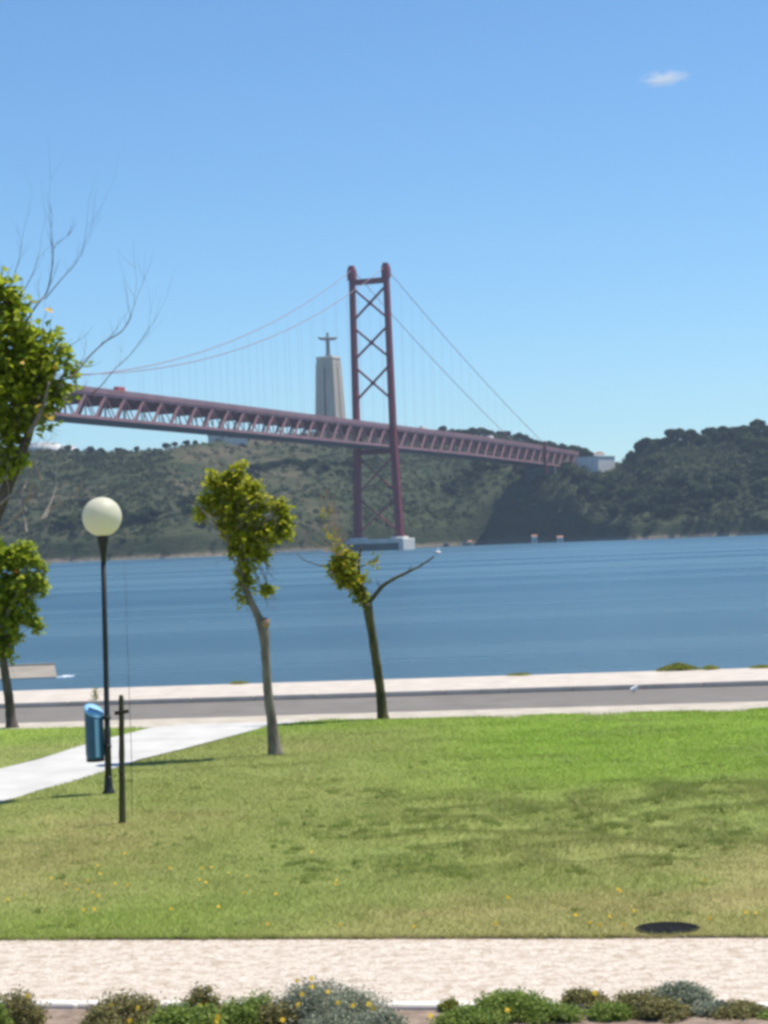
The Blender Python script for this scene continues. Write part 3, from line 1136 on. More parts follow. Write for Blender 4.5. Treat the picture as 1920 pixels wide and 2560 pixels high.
# ------------------------------------------------------------------ suspension bridge
AX = Vector((0.357, 0.934, 0)).normalized()          # along the deck, away from the viewer
TX = Vector((AX.y, -AX.x, 0))                         # across the deck, towards the viewer's right
T0 = Vector(((945 - 960) / 5200 * 1400, 1400, 0))
HW = 11.2
bridge = empty('suspension_bridge', (T0.x, T0.y, WZ), 'long red steel suspension bridge with truss deck crossing the river', 'bridge')


def bp(t, s, h):
    """point on the bridge: t along, s across, h above the river"""
    return T0 + AX * t + TX * s + Vector((0, 0, WZ + h))


TT = [-620, -507, -407, -247, 0, 171, 323, 490]
ZT = [86.5, 86.5, 86.1, 85.3, 83.7, 82.3, 80.0, 76.8]


def ztop(t): return float(np.interp(t, TT, ZT)) - 1.6
DEPTH = 12.4
T_A, T_B = -610.0, 465.0

unit = MB()
unit.box((0, 0, 0), (1, 1, 1))
ub = {}


def unit_mesh(mat):
    if mat.name not in ub:
        me = bpy.data.meshes.new('steel_member')
        me.from_pydata(unit.v, [], unit.f)
        me.materials.append(mat)
        ub[mat.name] = me
    return ub[mat.name]


def member(name, p0, p1, w, h, mat, parent, side=None):
    p0, p1 = Vector(p0), Vector(p1)
    d = p1 - p0
    ln = d.length
    d.normalize()
    a = Vector(side) if side is not None else d.cross(Vector((0, 0, 1)))
    a = (a - d * a.dot(d)).normalized()
    b = a.cross(d)
    o = link_mesh(name, unit_mesh(mat), parent)
    m = Matrix((d * ln, a * w, b * h)).transposed().to_4x4()
    m.translation = (p0 + p1) / 2 - parent_world(parent)
    o.matrix_local = m
    return o


# pylon: two tapering legs, bracing, saddles
LEG_TOP, LEG_DECK, LEG_BASE = 12.3, 13.2, 15.2
rzb = math.atan2(AX.y, AX.x)


def leg_s(h): return float(np.interp(h, [9, 74, 190], [LEG_BASE, LEG_DECK, LEG_TOP]))


for sgn in (-1, 1):
    b = MB()
    hs = [8.5, 40, 74, 110, 150, 187]
    for i in range(len(hs) - 1):
        q0, q1 = hs[i], hs[i + 1]
        w0, w1 = 5.5 - q0 * 0.008, 5.5 - q1 * 0.008
        b.frustum(bp(0, sgn * leg_s(q0), q0), bp(0, sgn * leg_s(q1), q1), (w0, w0 * .78), (w1, w1 * .78), rzb)
    leg = b.build('pylon_leg', M['red'], bridge)
    c = MB()
    p = bp(0, sgn * leg_s(187), 187)
    c.frustum(p + Vector((0, 0, -4)), p + Vector((0, 0, 2.5)), (5.4, 4.8), (5.6, 4.8), rzb)
    c.frustum(p + Vector((0, 0, 2.5)), p + Vector((0, 0, 6.0)), (5.6, 4.8), (3.4, 2.8), rzb)
    c.build('cable_saddle', M['red'], leg)
    f = MB()
    p = bp(0, sgn * leg_s(9), 8)
    f.frustum(p + Vector((0, 0, -1)), p + Vector((0, 0, 2)), (9, 8), (7.5, 6.5), rzb)
    f.build('leg_foot', M['red'], leg)
member('pylon_strut', bp(0, -leg_s(181), 181.5), bp(0, leg_s(181), 181.5), 3.4, 3.6, M['red'], bridge)
member('pylon_strut', bp(0, -leg_s(66), 66.5), bp(0, leg_s(66), 66.5), 3.0, 3.2, M['red'], bridge)
XB = [(178, 155.5), (151, 129), (124.5, 101), (64, 38), (36, 11)]
for hi, lo_ in XB:
    for sgn in (-1, 1):
        big = lo_ > 80
        member('diagonal_brace', bp(0.4 * sgn, -sgn * leg_s(hi), hi), bp(0.4 * sgn, sgn * leg_s(lo_), lo_), 1.6, 1.25 if big else 0.9, M['red'], bridge)
    if lo_ > 80:
        hm_ = (hi + lo_) / 2
        g = MB()
        p = bp(0, 0, hm_)
        g.box(p, (2.4, 2.6, 2.8), rzb)
        g.build('brace_gusset', M['red'], bridge)

# deck and trusses
PAN = 20.3
ts = np.arange(T_A, T_B - 1, PAN)
seg = [(t, min(t + PAN, T_B)) for t in ts]
road = MB()
slab = MB()
for t0, t1 in seg:
    road.beam(bp(t0, 0, ztop(t0) + 0.4), bp(t1, 0, ztop(t1) + 0.4), 2 * HW + 1.6, 1.5)
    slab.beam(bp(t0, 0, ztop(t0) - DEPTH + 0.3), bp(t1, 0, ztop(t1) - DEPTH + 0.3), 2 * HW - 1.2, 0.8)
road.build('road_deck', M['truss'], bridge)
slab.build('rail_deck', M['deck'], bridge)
for s_ in (-1, 1):
    tc_, bc_, rl_ = MB(), MB(), MB()
    for t0, t1 in seg:
        tc_.beam(bp(t0, s_ * HW, ztop(t0) - 0.9), bp(t1, s_ * HW, ztop(t1) - 0.9), 1.0, 1.3)
        bc_.beam(bp(t0, s_ * HW, ztop(t0) - DEPTH), bp(t1, s_ * HW, ztop(t1) - DEPTH), 1.1, 1.5)
        rl_.beam(bp(t0, s_ * (HW + .85), ztop(t0) + 1.75), bp(t1, s_ * (HW + .85), ztop(t1) + 1.75), 0.18, 1.05)
    tc_.build('top_chord', M['truss'], bridge)
    bc_.build('bottom_chord', M['truss'], bridge)
    rl_.build('parapet', M['truss'], bridge)
for t0, t1 in seg:
    tm_ = (t0 + t1) / 2
    for s_ in (-1, 1):
        S = (s_ * TX)
        member('truss_diagonal', bp(t0, s_ * HW, ztop(t0) - DEPTH), bp(tm_, s_ * HW, ztop(tm_) - 0.9), 0.8, 1.45, M['truss'], bridge, S)
        member('truss_diagonal', bp(tm_, s_ * HW, ztop(tm_) - 0.9), bp(t1, s_ * HW, ztop(t1) - DEPTH), 0.45, 0.42, M['truss'], bridge, S)
        member('truss_vertical', bp(tm_, s_ * HW, ztop(tm_) - DEPTH), bp(tm_, s_ * HW, ztop(tm_) - 0.9), 0.5, 0.45, M['truss'], bridge, S)
    member('cross_frame', bp(tm_, -HW, ztop(tm_) - 2.9), bp(tm_, HW, ztop(tm_) - 2.9), 0.5, 3.0, M['truss'], bridge)
    member('cross_frame', bp(t0, -HW, ztop(t0) - 2.2), bp(t0, HW, ztop(t0) - 2.2), 0.5, 1.6, M['truss'], bridge)

# cables and hangers
SAG_T = -507.0


def cable_h(t):
    if t <= 0:
        zl = 86.5 + 3.0
        return zl + (190.5 - zl) * ((t - SAG_T) / (0 - SAG_T)) ** 2
    te, ze = 372.0, 79.0
    u = t / te
    return 190.5 + (ze - 190.5) * u - 14.0 * u * (1 - u)


for s_ in (-1, 1):
    cb = MB()
    cb.tube([bp(t, s_ * 11.75, cable_h(t)) for t in np.linspace(T_A, 0, 50)], 0.23, 6)
    cb.tube([bp(t, s_ * 11.75, cable_h(t)) for t in np.linspace(0, 372, 24)], 0.23, 6)
    cb.build('main_cable', M['cable'], bridge)
    for t in np.arange(T_A + PAN / 2, 350, PAN):
        if abs(t) < 8: continue
        h0, h1 = ztop(t) + 0.5, cable_h(t)
        if h1 - h0 < 1.0: continue
        for dt in (-0.3, 0.3):
            if dt > 0: continue
            member('hanger', bp(t + dt, s_ * 11.75, h0), bp(t + dt, s_ * 11.75, h1), 0.06, 0.06, M['cable'], bridge, TX)
# bent at the bridge end: a red portal over the deck on a concrete pier
for s_ in (-1, 1):
    member('end_portal_post', bp(358, s_ * 13.0, 56), bp(358, s_ * 13.0, 84), 1.6, 1.8, M['red'], bridge, TX)
pb = MB()
pb.frustum(bp(388, 0, 20), bp(388, 0, ztop(388) - DEPTH - 1.0), (8, 26), (6, 25), rzb)
end_pier = pb.build('end_pier', M['pier_shade'], bridge)  # dark colour stands in for shade on the pier below the deck end

# pier under the pylon
pier = empty('bridge_pier', (T0.x, T0.y, WZ), 'long pale concrete pier at the foot of the red pylon', 'bridge pier')
b = MB()
L2, W2 = 21.5, 11.5
prof = [(-L2, -W2 * .6), (-L2 + 7, -W2), (L2 - 0.5, -W2), (L2, -W2 + .5), (L2, W2 - .5), (L2 - .5, W2), (-L2 + 7, W2), (-L2, W2 * .6)]
vs = []
for h, k in ((-5, 1.0), (7.0, 1.0), (7.6, 0.985)):
    vs += [bp(q[1] * k, q[0] * k, h) for q in prof]
fs = [tuple(range(7, -1, -1)), tuple(range(16, 24))]
for r_ in range(2):
    fs += [(r_ * 8 + i, r_ * 8 + (i + 1) % 8, r_ * 8 + 8 + (i + 1) % 8, r_ * 8 + 8 + i) for i in range(8)]
b.add(vs, [f[::-1] for f in fs])
b.build('caisson', M['concrete'], pier)
b = MB()
for sgn in (-1, 1):
    b.frustum(bp(0, sgn * 14.9, 7.6), bp(0, sgn * 14.9, 9.0), (11, 9.5), (9.5, 8.5), rzb)
b.build('plinth', M['concrete'], pier)
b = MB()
b.box(bp(0, -1.4, 2.2), (23.4, 39.2, 5.2), rzb)  # fender band, made tall and dark to paint the shade of the pier's front
b.build('fender_shade_band', M['pier_shade'], pier)

# lorries on the deck
def lorry(t, s_, label, box_m, flip=1):
    base = bp(t, s_, ztop(t) + 1.16)
    r_ = empty('lorry', base, label, 'lorry')
    q = lambda a, c, h: base + AX * a * flip + TX * c + Vector((0, 0, h))
    MB().box(q(-1.2, 0, 2.35), (7.6, 2.45, 2.7), rzb, 0.06).build('cargo_box', box_m, r_)
    b = MB()
    b.box(q(3.9, 0, 1.75), (2.1, 2.35, 2.3), rzb, 0.2)
    cab = b.build('cab', M['white'], r_)
    MB().box(q(4.9 * 1.0, 0, 2.25), (0.16, 2.0, 0.85), rzb).build('windscreen', M['window'], cab)
    MB().box(q(0.6, 0, 0.75), (9.4, 1.1, 0.35), rzb).build('chassis', M['blackpaint'], r_)
    for a in (-3.6, -2.4, 3.7):
        for c in (-1.0, 1.0):
            w = MB()
            p = q(a, c, 0.5)
            w.tube([p - TX * .16, p + TX * .16], 0.5, 12)
            w.build('wheel', M['rubber'], r_)
    return r_


lorry(78, 6.5, 'white box lorry on the bridge deck right of the pylon', M['white'])
lorry(232, 6.5, 'pale lorry small and far on the deck near the end of the bridge', M['white'])
lorry(-372, 6.5, 'red sided lorry on the deck at the left above the tree', M['lorry_red'])

# anchorage building at the bridge end
pA = at(1497, 1190, 1850)
anc = empty('anchorage_building', (pA.x, pA.y + 8, pA.z), 'blocky white building at the bridge end, one face lit and one in shade', 'building')
d1 = Vector((-0.80, 0.60, 0))
d2 = Vector((0.70, 0.714, 0)).normalized()
c0 = Vector((pA.x, pA.y, 0))
h0, h1 = pA.z - 16, pA.z + 17.0
A, B, C_, D_ = c0, c0 + d2 * 24, c0 + d2 * 24 + d1 * 24.5, c0 + d1 * 24.5
b = MB()
b.add([Vector((p.x, p.y, h)) for h in (h0, h1) for p in (A, B, C_, D_)], [(3, 2, 1, 0), (4, 5, 6, 7), (0, 1, 5, 4), (1, 2, 6, 5), (2, 3, 7, 6), (3, 0, 4, 7)])
b.build('wall', M['whitewash'], anc)
b = MB()
for p0, p1 in ((A, B), (B, C_), (C_, D_), (D_, A)):
    b.beam(p0 + Vector((0, 0, h1 + .45)), p1 + Vector((0, 0, h1 + .45)), 0.9, 0.9)
b.build('parapet', M['concrete'], anc)
b = MB()
pc = c0 + d2 * 13 + d1 * 8
b.box((pc.x, pc.y, h1 + 1.5), (7, 6, 3.0), 0.7)
hut = b.build('roof_hut', M['whitewash'], anc)
b = MB()
b.frustum((pc.x, pc.y, h1 + 3.0), (pc.x, pc.y, h1 + 5.2), (8, 7), (0.6, 3.5), 0.7)
b.build('tiled_roof', M['tile'], hut)
for i in range(3):
    q = c0 + d1 * (6 + 6.2 * i)
    fr = MB()
    nrm = Vector((-d1.y, d1.x, 0))
    if nrm.y > 0: nrm = -nrm
    fr.beam(q + nrm * .03 + Vector((0, 0, h1 - 8)), q + nrm * .03 + Vector((0, 0, h1 - 2)), 0.7, 0.3, nrm)
    fr.build('pilaster', M['concrete'], anc)

# monument: four tall pillars joined at the top, robed figure above
SM = at(828, 1085, 2200)
mon = empty('monument', (SM.x, SM.y, 95), 'tall pale pedestal of four pillars with a robed statue, arms outstretched', 'monument')
mz = R(25)
base_h, top_h = 90.0 + WZ, 199.0
rr = Matrix.Rotation(-mz, 3, 'Z')
for i, j in ((-1, -1), (1, -1), (1, 1), (-1, 1)):
    b = MB()
    hs = [base_h, 150, 178, top_h - 7]
    for k in range(3):
        q = []
        for h in (hs[k], hs[k + 1]):
            g = (h - base_h) / (top_h - base_h)
            o_ = 13.8 - 4.0 * g           # outer half-size
            w = 12.2 - 3.5 * g            # pillar width
            c = rr @ Vector((i * (o_ - w / 2), j * (o_ - w / 2), 0))
            q.append(((SM.x + c.x, SM.y + c.y, h), (w, w)))
        b.frustum(q[0][0], q[1][0], q[0][1], q[1][1], -mz)
    b.build('pillar', M['stone'], mon)
b = MB()
b.frustum((SM.x, SM.y, top_h - 13), (SM.x, SM.y, top_h - 2.2), (19.4, 19.4), (19.0, 19.0), -mz)
b.frustum((SM.x, SM.y, top_h - 2.2), (SM.x, SM.y, top_h), (20.0, 20.0), (18.2, 18.2), -mz)
b.build('pedestal_top', M['stone'], mon)
# figure: robe, shoulders, arms with sleeves, hands, head
b = MB()
b.lathe((SM.x, SM.y, top_h), [(2.6, 0), (2.7, 0.6), (2.35, 4), (2.1, 9), (2.0, 13), (2.25, 17), (2.5, 19.3), (1.9, 20.8), (0.85, 21.8), (0.7, 22.6), (0, 22.7)], 16)
fig = b.build('statue_robe', M['statue'], mon)
b = MB()
b.lathe((SM.x, SM.y, top_h + 22.2), [(0.75, 0), (1.25, .8), (1.45, 1.8), (1.3, 2.9), (0.8, 3.6), (0, 3.8)], 14)
b.build('statue_head', M['statue'], fig)
ad = Vector((0.96, 0.28, 0))
for sgn in (-1, 1):
    b = MB()
    s0 = Vector((SM.x, SM.y, top_h + 19.6))
    pth = [s0 + ad * sgn * 1.2, s0 + ad * sgn * 4 + Vector((0, 0, -.15)), s0 + ad * sgn * 8.0 + Vector((0, 0, .1)), s0 + ad * sgn * 9.9 + Vector((0, 0, .6))]
    b.tube(pth, [1.75, 1.45, 1.25, 1.0], 10)
    b.beam(s0 + ad * sgn * 2 + Vector((0, 0, -1.2)), s0 + ad * sgn * 8.4 + Vector((0, 0, -1.0)), 0.8, 1.8)
    arm = b.build('statue_arm', M['statue'], fig)
    b = MB()
    b.beam(pth[-1], pth[-1] + ad * sgn * 1.5 + Vector((0, 0, .45)), 0.9, 0.45)
    b.build('statue_hand', M['statue'], arm)

# hilltop building left of the monument, storage tanks, waterside houses
p = at(560, 1106, 1880)
hb = empty('hilltop_building', p, 'long low grey building on the hilltop below the bridge deck', 'building')
b = MB()
b.box((p.x - 8, p.y, p.z + 1.6), (12, 10, 9.5), 0.15)
b.box((p.x + 9, p.y + 2, p.z + 0.4), (24, 9, 7.0), 0.1)
b.build('wall', M['concrete'], hb)
b = MB()
b.box((p.x - 8, p.y, p.z + 6.6), (13, 11, 0.7), 0.15)
b.box((p.x + 9, p.y + 2, p.z + 4.2), (25, 10, 0.6), 0.1)
b.build('roof', M['deck'], hb)
for i in range(5):
    MB().box((p.x + 0.5 + i * 4.4, p.y - 2.95 + i * .44, p.z + 1.0), (1.6, 0.5, 2.2), 0.1).build('window', M['window'], hb)


def tank(px, py, Y, r_, h, label):
    p = at(px, py, Y)
    o = empty('storage_tank', p, label, 'tank')
    b = MB()
    b.lathe((p.x, p.y, p.z - 6), [(r_, 0), (r_, 6 + h)], 32)
    b.build('shell', M['whitewash'], o)
    b = MB()
    b.lathe((p.x, p.y, p.z + h), [(r_ + .15, 0), (r_ + .15, .25), (r_ * .8, .8), (r_ * .4, 1.3), (0, 1.5)], 32)
    b.build('domed_roof', M['white'], o)
    b = MB()
    for k in range(24):
        a0, a1 = k / 24 * 6.283, (k + 1) / 24 * 6.283
        b.beam((p.x + r_ * math.cos(a0), p.y + r_ * math.sin(a0), p.z + h + 1.1), (p.x + r_ * math.cos(a1), p.y + r_ * math.sin(a1), p.z + h + 1.1), .1, .1)
    b.build('rim_rail', M['white'], o)


tank(108, 1126, 1838, 15.0, 5.6, 'big white storage tank on the ridge beside the left tree')
tank(166, 1126, 1870, 9.0, 3.3, 'smaller pale tank on the ridge right of the big white tank')


def house(px, py, Y, w, d, h, label, wall, rz=0.0, flat=False):
    p = at(px, py, Y)
    x, y = p.x, p.y
    z0 = WZ - 1
    o = empty('waterside_house', (x, y, z0), label, 'house')
    MB().box((x, y, z0 + (h + 1) / 2), (w, d, h + 1), rz).build('wall', wall, o)
    b = MB()
    if flat:
        b.box((x, y, z0 + h + 1.2), (w + .5, d + .5, .4), rz)
    else:
        b.frustum((x, y, z0 + h + 1), (x, y, z0 + h + 2.4), (w + .6, d + .6), (w + .4, .3), rz)
    b.build('roof', M['tile'] if not flat else M['concrete'], o)
    for k in (-.25, .25):
        MB().box((x + k * w, y - d / 2 - .02, z0 + 1 + h * .55), (w * .2, .14, h * .35), 0).build('window', M['window'], o)
    MB().box((x, y - d / 2 - .02, z0 + 1 + h * .25), (w * .18, .14, h * .5), 0).build('door', M['deck'], o)


house(1336, 1350, 1612, 4.0, 5, 5.2, 'tall narrow white house on the far shore under the bridge end', M['whitewash'])
house(1400, 1346, 1596, 4.4, 5, 3.6, 'small white house on the shore right of the narrow one', M['whitewash'])
house(1168, 1362, 1600, 7.5, 5, 2.8, 'low beige house on the far shore right of the pier', M['stone'])
house(1115, 1364, 1584, 4.0, 4, 2.4, 'tiny pinkish hut on the shore close to the pier', M['tile'], flat=True)
# pale quay wall on the far shore behind the second tree
p0, p1 = at(690, 1383, 1470), at(805, 1379, 1485)
b = MB()
b.beam((p0.x, p0.y, WZ + .5), (p1.x, p1.y, WZ + .5), 3, 2.2)
tag(b.build('quay_wall', M['concrete'], None, (p0.x, p0.y, WZ)), 'low pale quay wall on the far shore behind the second tree', 'quay wall')

# buoy on the river
pb_ = ground(1095, 1386, WZ)
by_ = empty('buoy', (pb_.x, pb_.y, WZ), 'round white buoy floating near the tip of the bare branch', 'buoy')
b = MB()
b.lathe((pb_.x, pb_.y, WZ - .5), [(0.5, 0), (1.15, .3), (1.3, 1.0), (1.3, 1.5), (0.9, 1.9), (0, 2.0)], 20)
b.build('float', M['white'], by_)
b = MB()
b.lathe((pb_.x, pb_.y, WZ + 1.4), [(.5, 0), (.35, .9), (.35, 1.2), (0, 1.3)], 12)
b.build('top_mark', M['white'], by_)
b = MB()
b.lathe((pb_.x, pb_.y, WZ + .55), [(1.32, 0), (1.32, .3)], 20)
b.build('band', M['lorry_red'], by_)

# jetty at the left
JH = 0.50
q0, q1 = ground(-500, 1717, WZ), ground(143, 1694, WZ)
r0, r1 = ground(-500, 1686, WZ + JH), ground(136, 1662, WZ + JH)
jd = (q1 - q0)
jd.z = 0
jd.normalize()
jn = Vector((-jd.y, jd.x, 0))
jet = empty('jetty', (q1.x, q1.y, WZ), 'flat grey concrete jetty sloping into the river at the left', 'jetty')
b = MB()
pts = [Vector((p.x, p.y, WZ - 1.2)) for p in (q0, q1, r1, r0)] + [Vector((p.x, p.y, WZ + h)) for p, h in ((q0, .04), (q1, .04), (r1, JH), (r0, JH))]
b.add(pts, [(3, 2, 1, 0), (4, 5, 6, 7), (0, 1, 5, 4), (1, 2, 6, 5), (2, 3, 7, 6), (3, 0, 4, 7)])
b.build('apron', M['jetty'], jet)
b = MB()
b.beam(r0 + Vector((0, 0, .03)) + jn * .2, r1 + Vector((0, 0, .03)) + jn * .2, .40, .10)
b.build('edge_beam', M['jetty'], jet)
fo = MB()
for k in range(26):
    p = q1 + jd * random.uniform(.05, .75) + jn * random.uniform(-.2, 1.2)
    rr_ = random.uniform(.05, .14)
    fo.lathe((p.x, p.y, WZ - .01), [(rr_, 0), (rr_ * .7, .05), (0, .07)], 7)
tag(fo.build('foam', M['foam'], None, (q1.x, q1.y, WZ)), 'small patch of white foam where the water breaks at the jetty end', 'foam', kind='stuff')


# ------------------------------------------------------------------ park trees
def px_path(pts, Y, jit=0.0):
    out = []
    for q in pts:
        y = Y + (q[2] if len(q) > 2 else random.uniform(-jit, jit))
        out.append(at(q[0], q[1], y))
    return out


def refine(path, n=4):
    """Catmull-Rom resampling of a polyline"""
    P = [Vector(p) for p in path]
    out = []
    for i in range(len(P) - 1):
        a = P[max(i - 1, 0)]
        b, c = P[i], P[i + 1]
        d = P[min(i + 2, len(P) - 1)]
        for k in range(n):
            t = k / n
            out.append(0.5 * ((2 * b) + (c - a) * t + (2 * a - 5 * b + 4 * c - d) * t * t + (3 * b - a - 3 * c + d) * t ** 3))
    out.append(P[-1])
    return out


def limb(b, pts, r0, r1, n=8, wob=0.05, sub=4):
    P = refine(pts, sub)
    k = len(P)
    b.tube(P, [r0 + (r1 - r0) * (i / (k - 1)) ** 0.9 for i in range(k)], n, True, wob)


def twig(b, p, d, ln, r, depth):
    """recursive bare twig"""
    pts = [Vector(p)]
    d = Vector(d).normalized()
    for i in range(4):
        d = (d + Vector((random.uniform(-.16, .16), random.uniform(-.16, .16), random.uniform(-.06, .18)))).normalized()
        pts.append(pts[-1] + d * ln / 4)
    b.tube(pts, [r, r * .85, r * .7, r * .55, r * .35], 5, False)
    if depth > 0:
        for _ in range(random.randint(2, 3)):
            k = random.randint(1, 4)
            nd = (d + Vector((random.uniform(-.75, .75), random.uniform(-.6, .6), random.uniform(-.1, .6)))).normalized()
            twig(b, pts[k], nd, ln * random.uniform(.5, .75), r * .6, depth - 1)


def lobes_pts(lobes, Y, dens, clump=0.13, depth_k=0.9, shrink=0.86):
    """leaf positions gathered in clumps inside lobes given in photo pixels"""
    s = 5200.0 / Y
    out = []
    for lx, ly, lr in lobes:
        rad = lr / s * shrink
        c = np.array(at(lx, ly, Y))
        nc = max(3, int(rad ** 2 * dens))
        cc = sphere_pts(nc, 2.6) * np.array([rad, rad * depth_k * 1.25, rad])
        for q in cc:
            k = RNG.integers(9, 17)
            out.append(c + q + RNG.normal(size=(k, 3)) * clump * 0.42)
    return np.concatenate(out)


def solo_leaf(px, py, Y, size, mat, parent, label=None):
    p = at(px, py, Y)
    me = leaf_cloud('leaf', np.array([[0.0, 0, 0]]), np.array([size]), mat, narrow=0.45)
    o = link_mesh('leaf', me, parent, p - parent_world(parent))
    if label: o['label'] = label
    return o


def crown_twigs(lobes, Y, hub, parent, mat, n):
    """fine forking twigs that carry the leaves"""
    b = MB()
    for _ in range(n):
        lx, ly, lr = random.choice(lobes)
        hx, hy = random.choice(hub)
        e = at(lx + random.uniform(-lr, lr) * .9, ly + random.uniform(-lr, lr) * .9, Y + random.uniform(-lr, lr) * Y / 5200)
        h0_ = at(hx + random.uniform(-6, 6), hy + random.uniform(-8, 8), Y)
        m_ = h0_.lerp(e, .55) + Vector((random.uniform(-.05, .05), random.uniform(-.05, .05), random.uniform(-.06, .02)))
        b.tube(refine([h0_, m_, e], 3), np.linspace(.011, .0035, 7), 5, False)
        twig(b, e, e - m_, .22, .0035, 1)
        twig(b, m_, e - h0_ + Vector((random.uniform(-.2, .2), random.uniform(-.2, .2), .1)), .25, .004, 1)
    return b.build('twigs', mat, parent)


# leaning tree in the middle of the lawn
g0 = ground(690, 1886)
Y1 = g0.y
t1 = empty('lawn_tree', (g0.x, g0.y, 0), 'leaning young tree with bent grey trunk and dense olive crown on the lawn', 'tree')
b = MB()
trunk_px = [(690, 1890), (684, 1850), (679, 1800), (671, 1740), (666, 1680), (663, 1620), (658, 1575), (641, 1532), (620, 1488), (606, 1445), (600, 1405), (604, 1350), (600, 1290), (590, 1230)]
P = px_path(trunk_px, Y1)
rad = [.118, .086, .070, .064, .061, .063, .078, .052, .047, .044, .040, .030, .020, .010]
PR = refine(P, 4)
b.tube(PR, np.interp(np.linspace(0, 1, len(PR)), np.linspace(0, 1, len(rad)), rad), 14, True, 0.07)
b.build('trunk', M['bark'], t1)
b = MB()
limb(b, px_path([(601, 1400), (565, 1345), (530, 1300), (500, 1270)], Y1, .25), .034, .008)
limb(b, px_path([(603, 1370), (640, 1330), (690, 1300), (722, 1285)], Y1, .25), .032, .008)
limb(b, px_path([(602, 1330), (570, 1270), (545, 1220), (535, 1190)], Y1, .3), .026, .006)
limb(b, px_path([(600, 1300), (630, 1255), (650, 1215)], Y1, .3), .022, .006)
limb(b, px_path([(606, 1450), (640, 1478), (685, 1470)], Y1, .15), .016, .005)
limb(b, px_path([(603, 1360), (640, 1340), (610, 1260)], Y1 + .4, .1), .026, .006)
b.build('limb', M['bark'], t1)
b = MB()
q = at(661, 1566, Y1)
b.tube([q, q + Vector((.02, -.03, .06)), q + Vector((.03, -.05, .10))], [.066, .062, .048], 12, True, .06)
b.build('pruned_stub', M['scar'], t1)
L1 = [(592, 1172, 17), (575, 1196, 28), (520, 1196, 18), (540, 1222, 32), (598, 1222, 42), (642, 1228, 32), (505, 1258, 24), (494, 1288, 22), (560, 1268, 42), (620, 1280, 46),
      (672, 1262, 20), (712, 1258, 17), (724, 1290, 24), (722, 1330, 26), (690, 1335, 32), (650, 1340, 40), (602, 1340, 36), (566, 1316, 28), (588, 1384, 27), (632, 1384, 34), (660, 1390, 22),
      (610, 1422, 22), (622, 1456, 15), (598, 1462, 12), (684, 1474, 11), (666, 1480, 9), (606, 1500, 9)]
L1 = [(608 + (x_ - 608) * .88, y_, r_ * .92) for x_, y_, r_ in L1]
P1 = lobes_pts(L1, Y1, 980, clump=.11)
link_mesh('crown', leaf_cloud('crown', P1 - np.array(t1.location), 0.085, M['leaf_a'], face=0.55, narrow=0.36), t1)

crown_twigs(L1, Y1, [(601, 1400), (600, 1340), (598, 1290), (560, 1330), (650, 1325)], t1, M['bark'], 46)

# forked tree by the pavement
g0 = ground(958, 1797)
Y2 = g0.y
t2 = empty('forked_tree', (g0.x, g0.y, 0), 'thin mossy forked tree by the pavement, one long bare branch and few leaves', 'tree')
b = MB()
P = px_path([(958, 1800), (955, 1772), (952, 1735), (945, 1685), (936, 1625), (927, 1565), (917, 1508)], Y2)
PR = refine(P, 4)
b.tube(PR, np.interp(np.linspace(0, 1, len(PR)), [0, .12, .4, .8, 1], [.115, .088, .078, .070, .082]), 12, True, .07)
b.build('trunk', M['bark2'], t2)
b = MB()
limb(b, px_path([(918, 1512), (938, 1487), (958, 1464), (985, 1447), (1020, 1430), (1050, 1415), (1086, 1391)], Y2), .044, .012)
limb(b, px_path([(950, 1473), (945, 1458), (941, 1447)], Y2), .010, .004)
limb(b, px_path([(1020, 1430), (1030, 1412)], Y2), .010, .004)
b.build('bare_branch', M['bark2'], t2)
b = MB()
limb(b, px_path([(915, 1515), (905, 1475), (897, 1440), (898, 1400), (902, 1365)], Y2), .050, .012)
limb(b, px_path([(904, 1470), (880, 1440), (858, 1415), (842, 1390)], Y2, .1), .028, .008)
limb(b, px_path([(858, 1418), (820, 1416), (785, 1410), (757, 1398), (742, 1384)], Y2), .013, .005)
limb(b, px_path([(898, 1420), (925, 1405), (950, 1385)], Y2, .1), .012, .004)
b.build('limb', M['bark2'], t2)
b = MB()
for ex, ey in ((813, 1240), (800, 1285), (835, 1300), (780, 1330), (848, 1340), (820, 1275), (765, 1350), (830, 1255)):
    sx, sy = 852 + random.uniform(-8, 8), 1392
    P = px_path([(sx, sy), ((sx * .6 + ex * .4) + random.uniform(-4, 4), sy * .6 + ey * .4), (ex, ey)], Y2, .12)
    b.tube(refine(P, 3), [.010, .009, .008, .007, .006, .004, .003], 5, False)
for _ in range(26):
    f_ = random.random()
    px, py = 852 + (-40 * f_) + random.uniform(-30, 25) * (1 - .5 * f_), 1385 - 145 * f_
    p = at(px, py, Y2 + random.uniform(-.15, .15))
    twig(b, p, (random.uniform(-.5, .5), random.uniform(-.3, .3), 1), .16, .004, 1)
b.build('dry_shoots', M['scar'], t2)
L2 = [(850, 1408, 30), (865, 1425, 30), (880, 1450, 26), (838, 1430, 20), (895, 1470, 18), (850, 1408, 22), (872, 1438, 26), (848, 1462, 11), (884, 1464, 20), (900, 1488, 13), (857, 1388, 16), (908, 1442, 13), (872, 1400, 20), (905, 1505, 8)]
link_mesh('crown', leaf_cloud('crown', lobes_pts(L2, Y2, 700) - np.array(t2.location), 0.088, M['leaf_c'], face=0.5, narrow=0.40), t2)
L3 = [(828, 1330, 22), (815, 1290, 14), (840, 1360, 16), (945, 1392, 14), (930, 1410, 10)]
P3 = lobes_pts(L3, Y2, 110)
link_mesh('sparse_leaves', leaf_cloud('sparse_leaves', P3[RNG.random(len(P3)) < .45] - np.array(t2.location), 0.075, M['leaf_c'], narrow=0.36), t2)

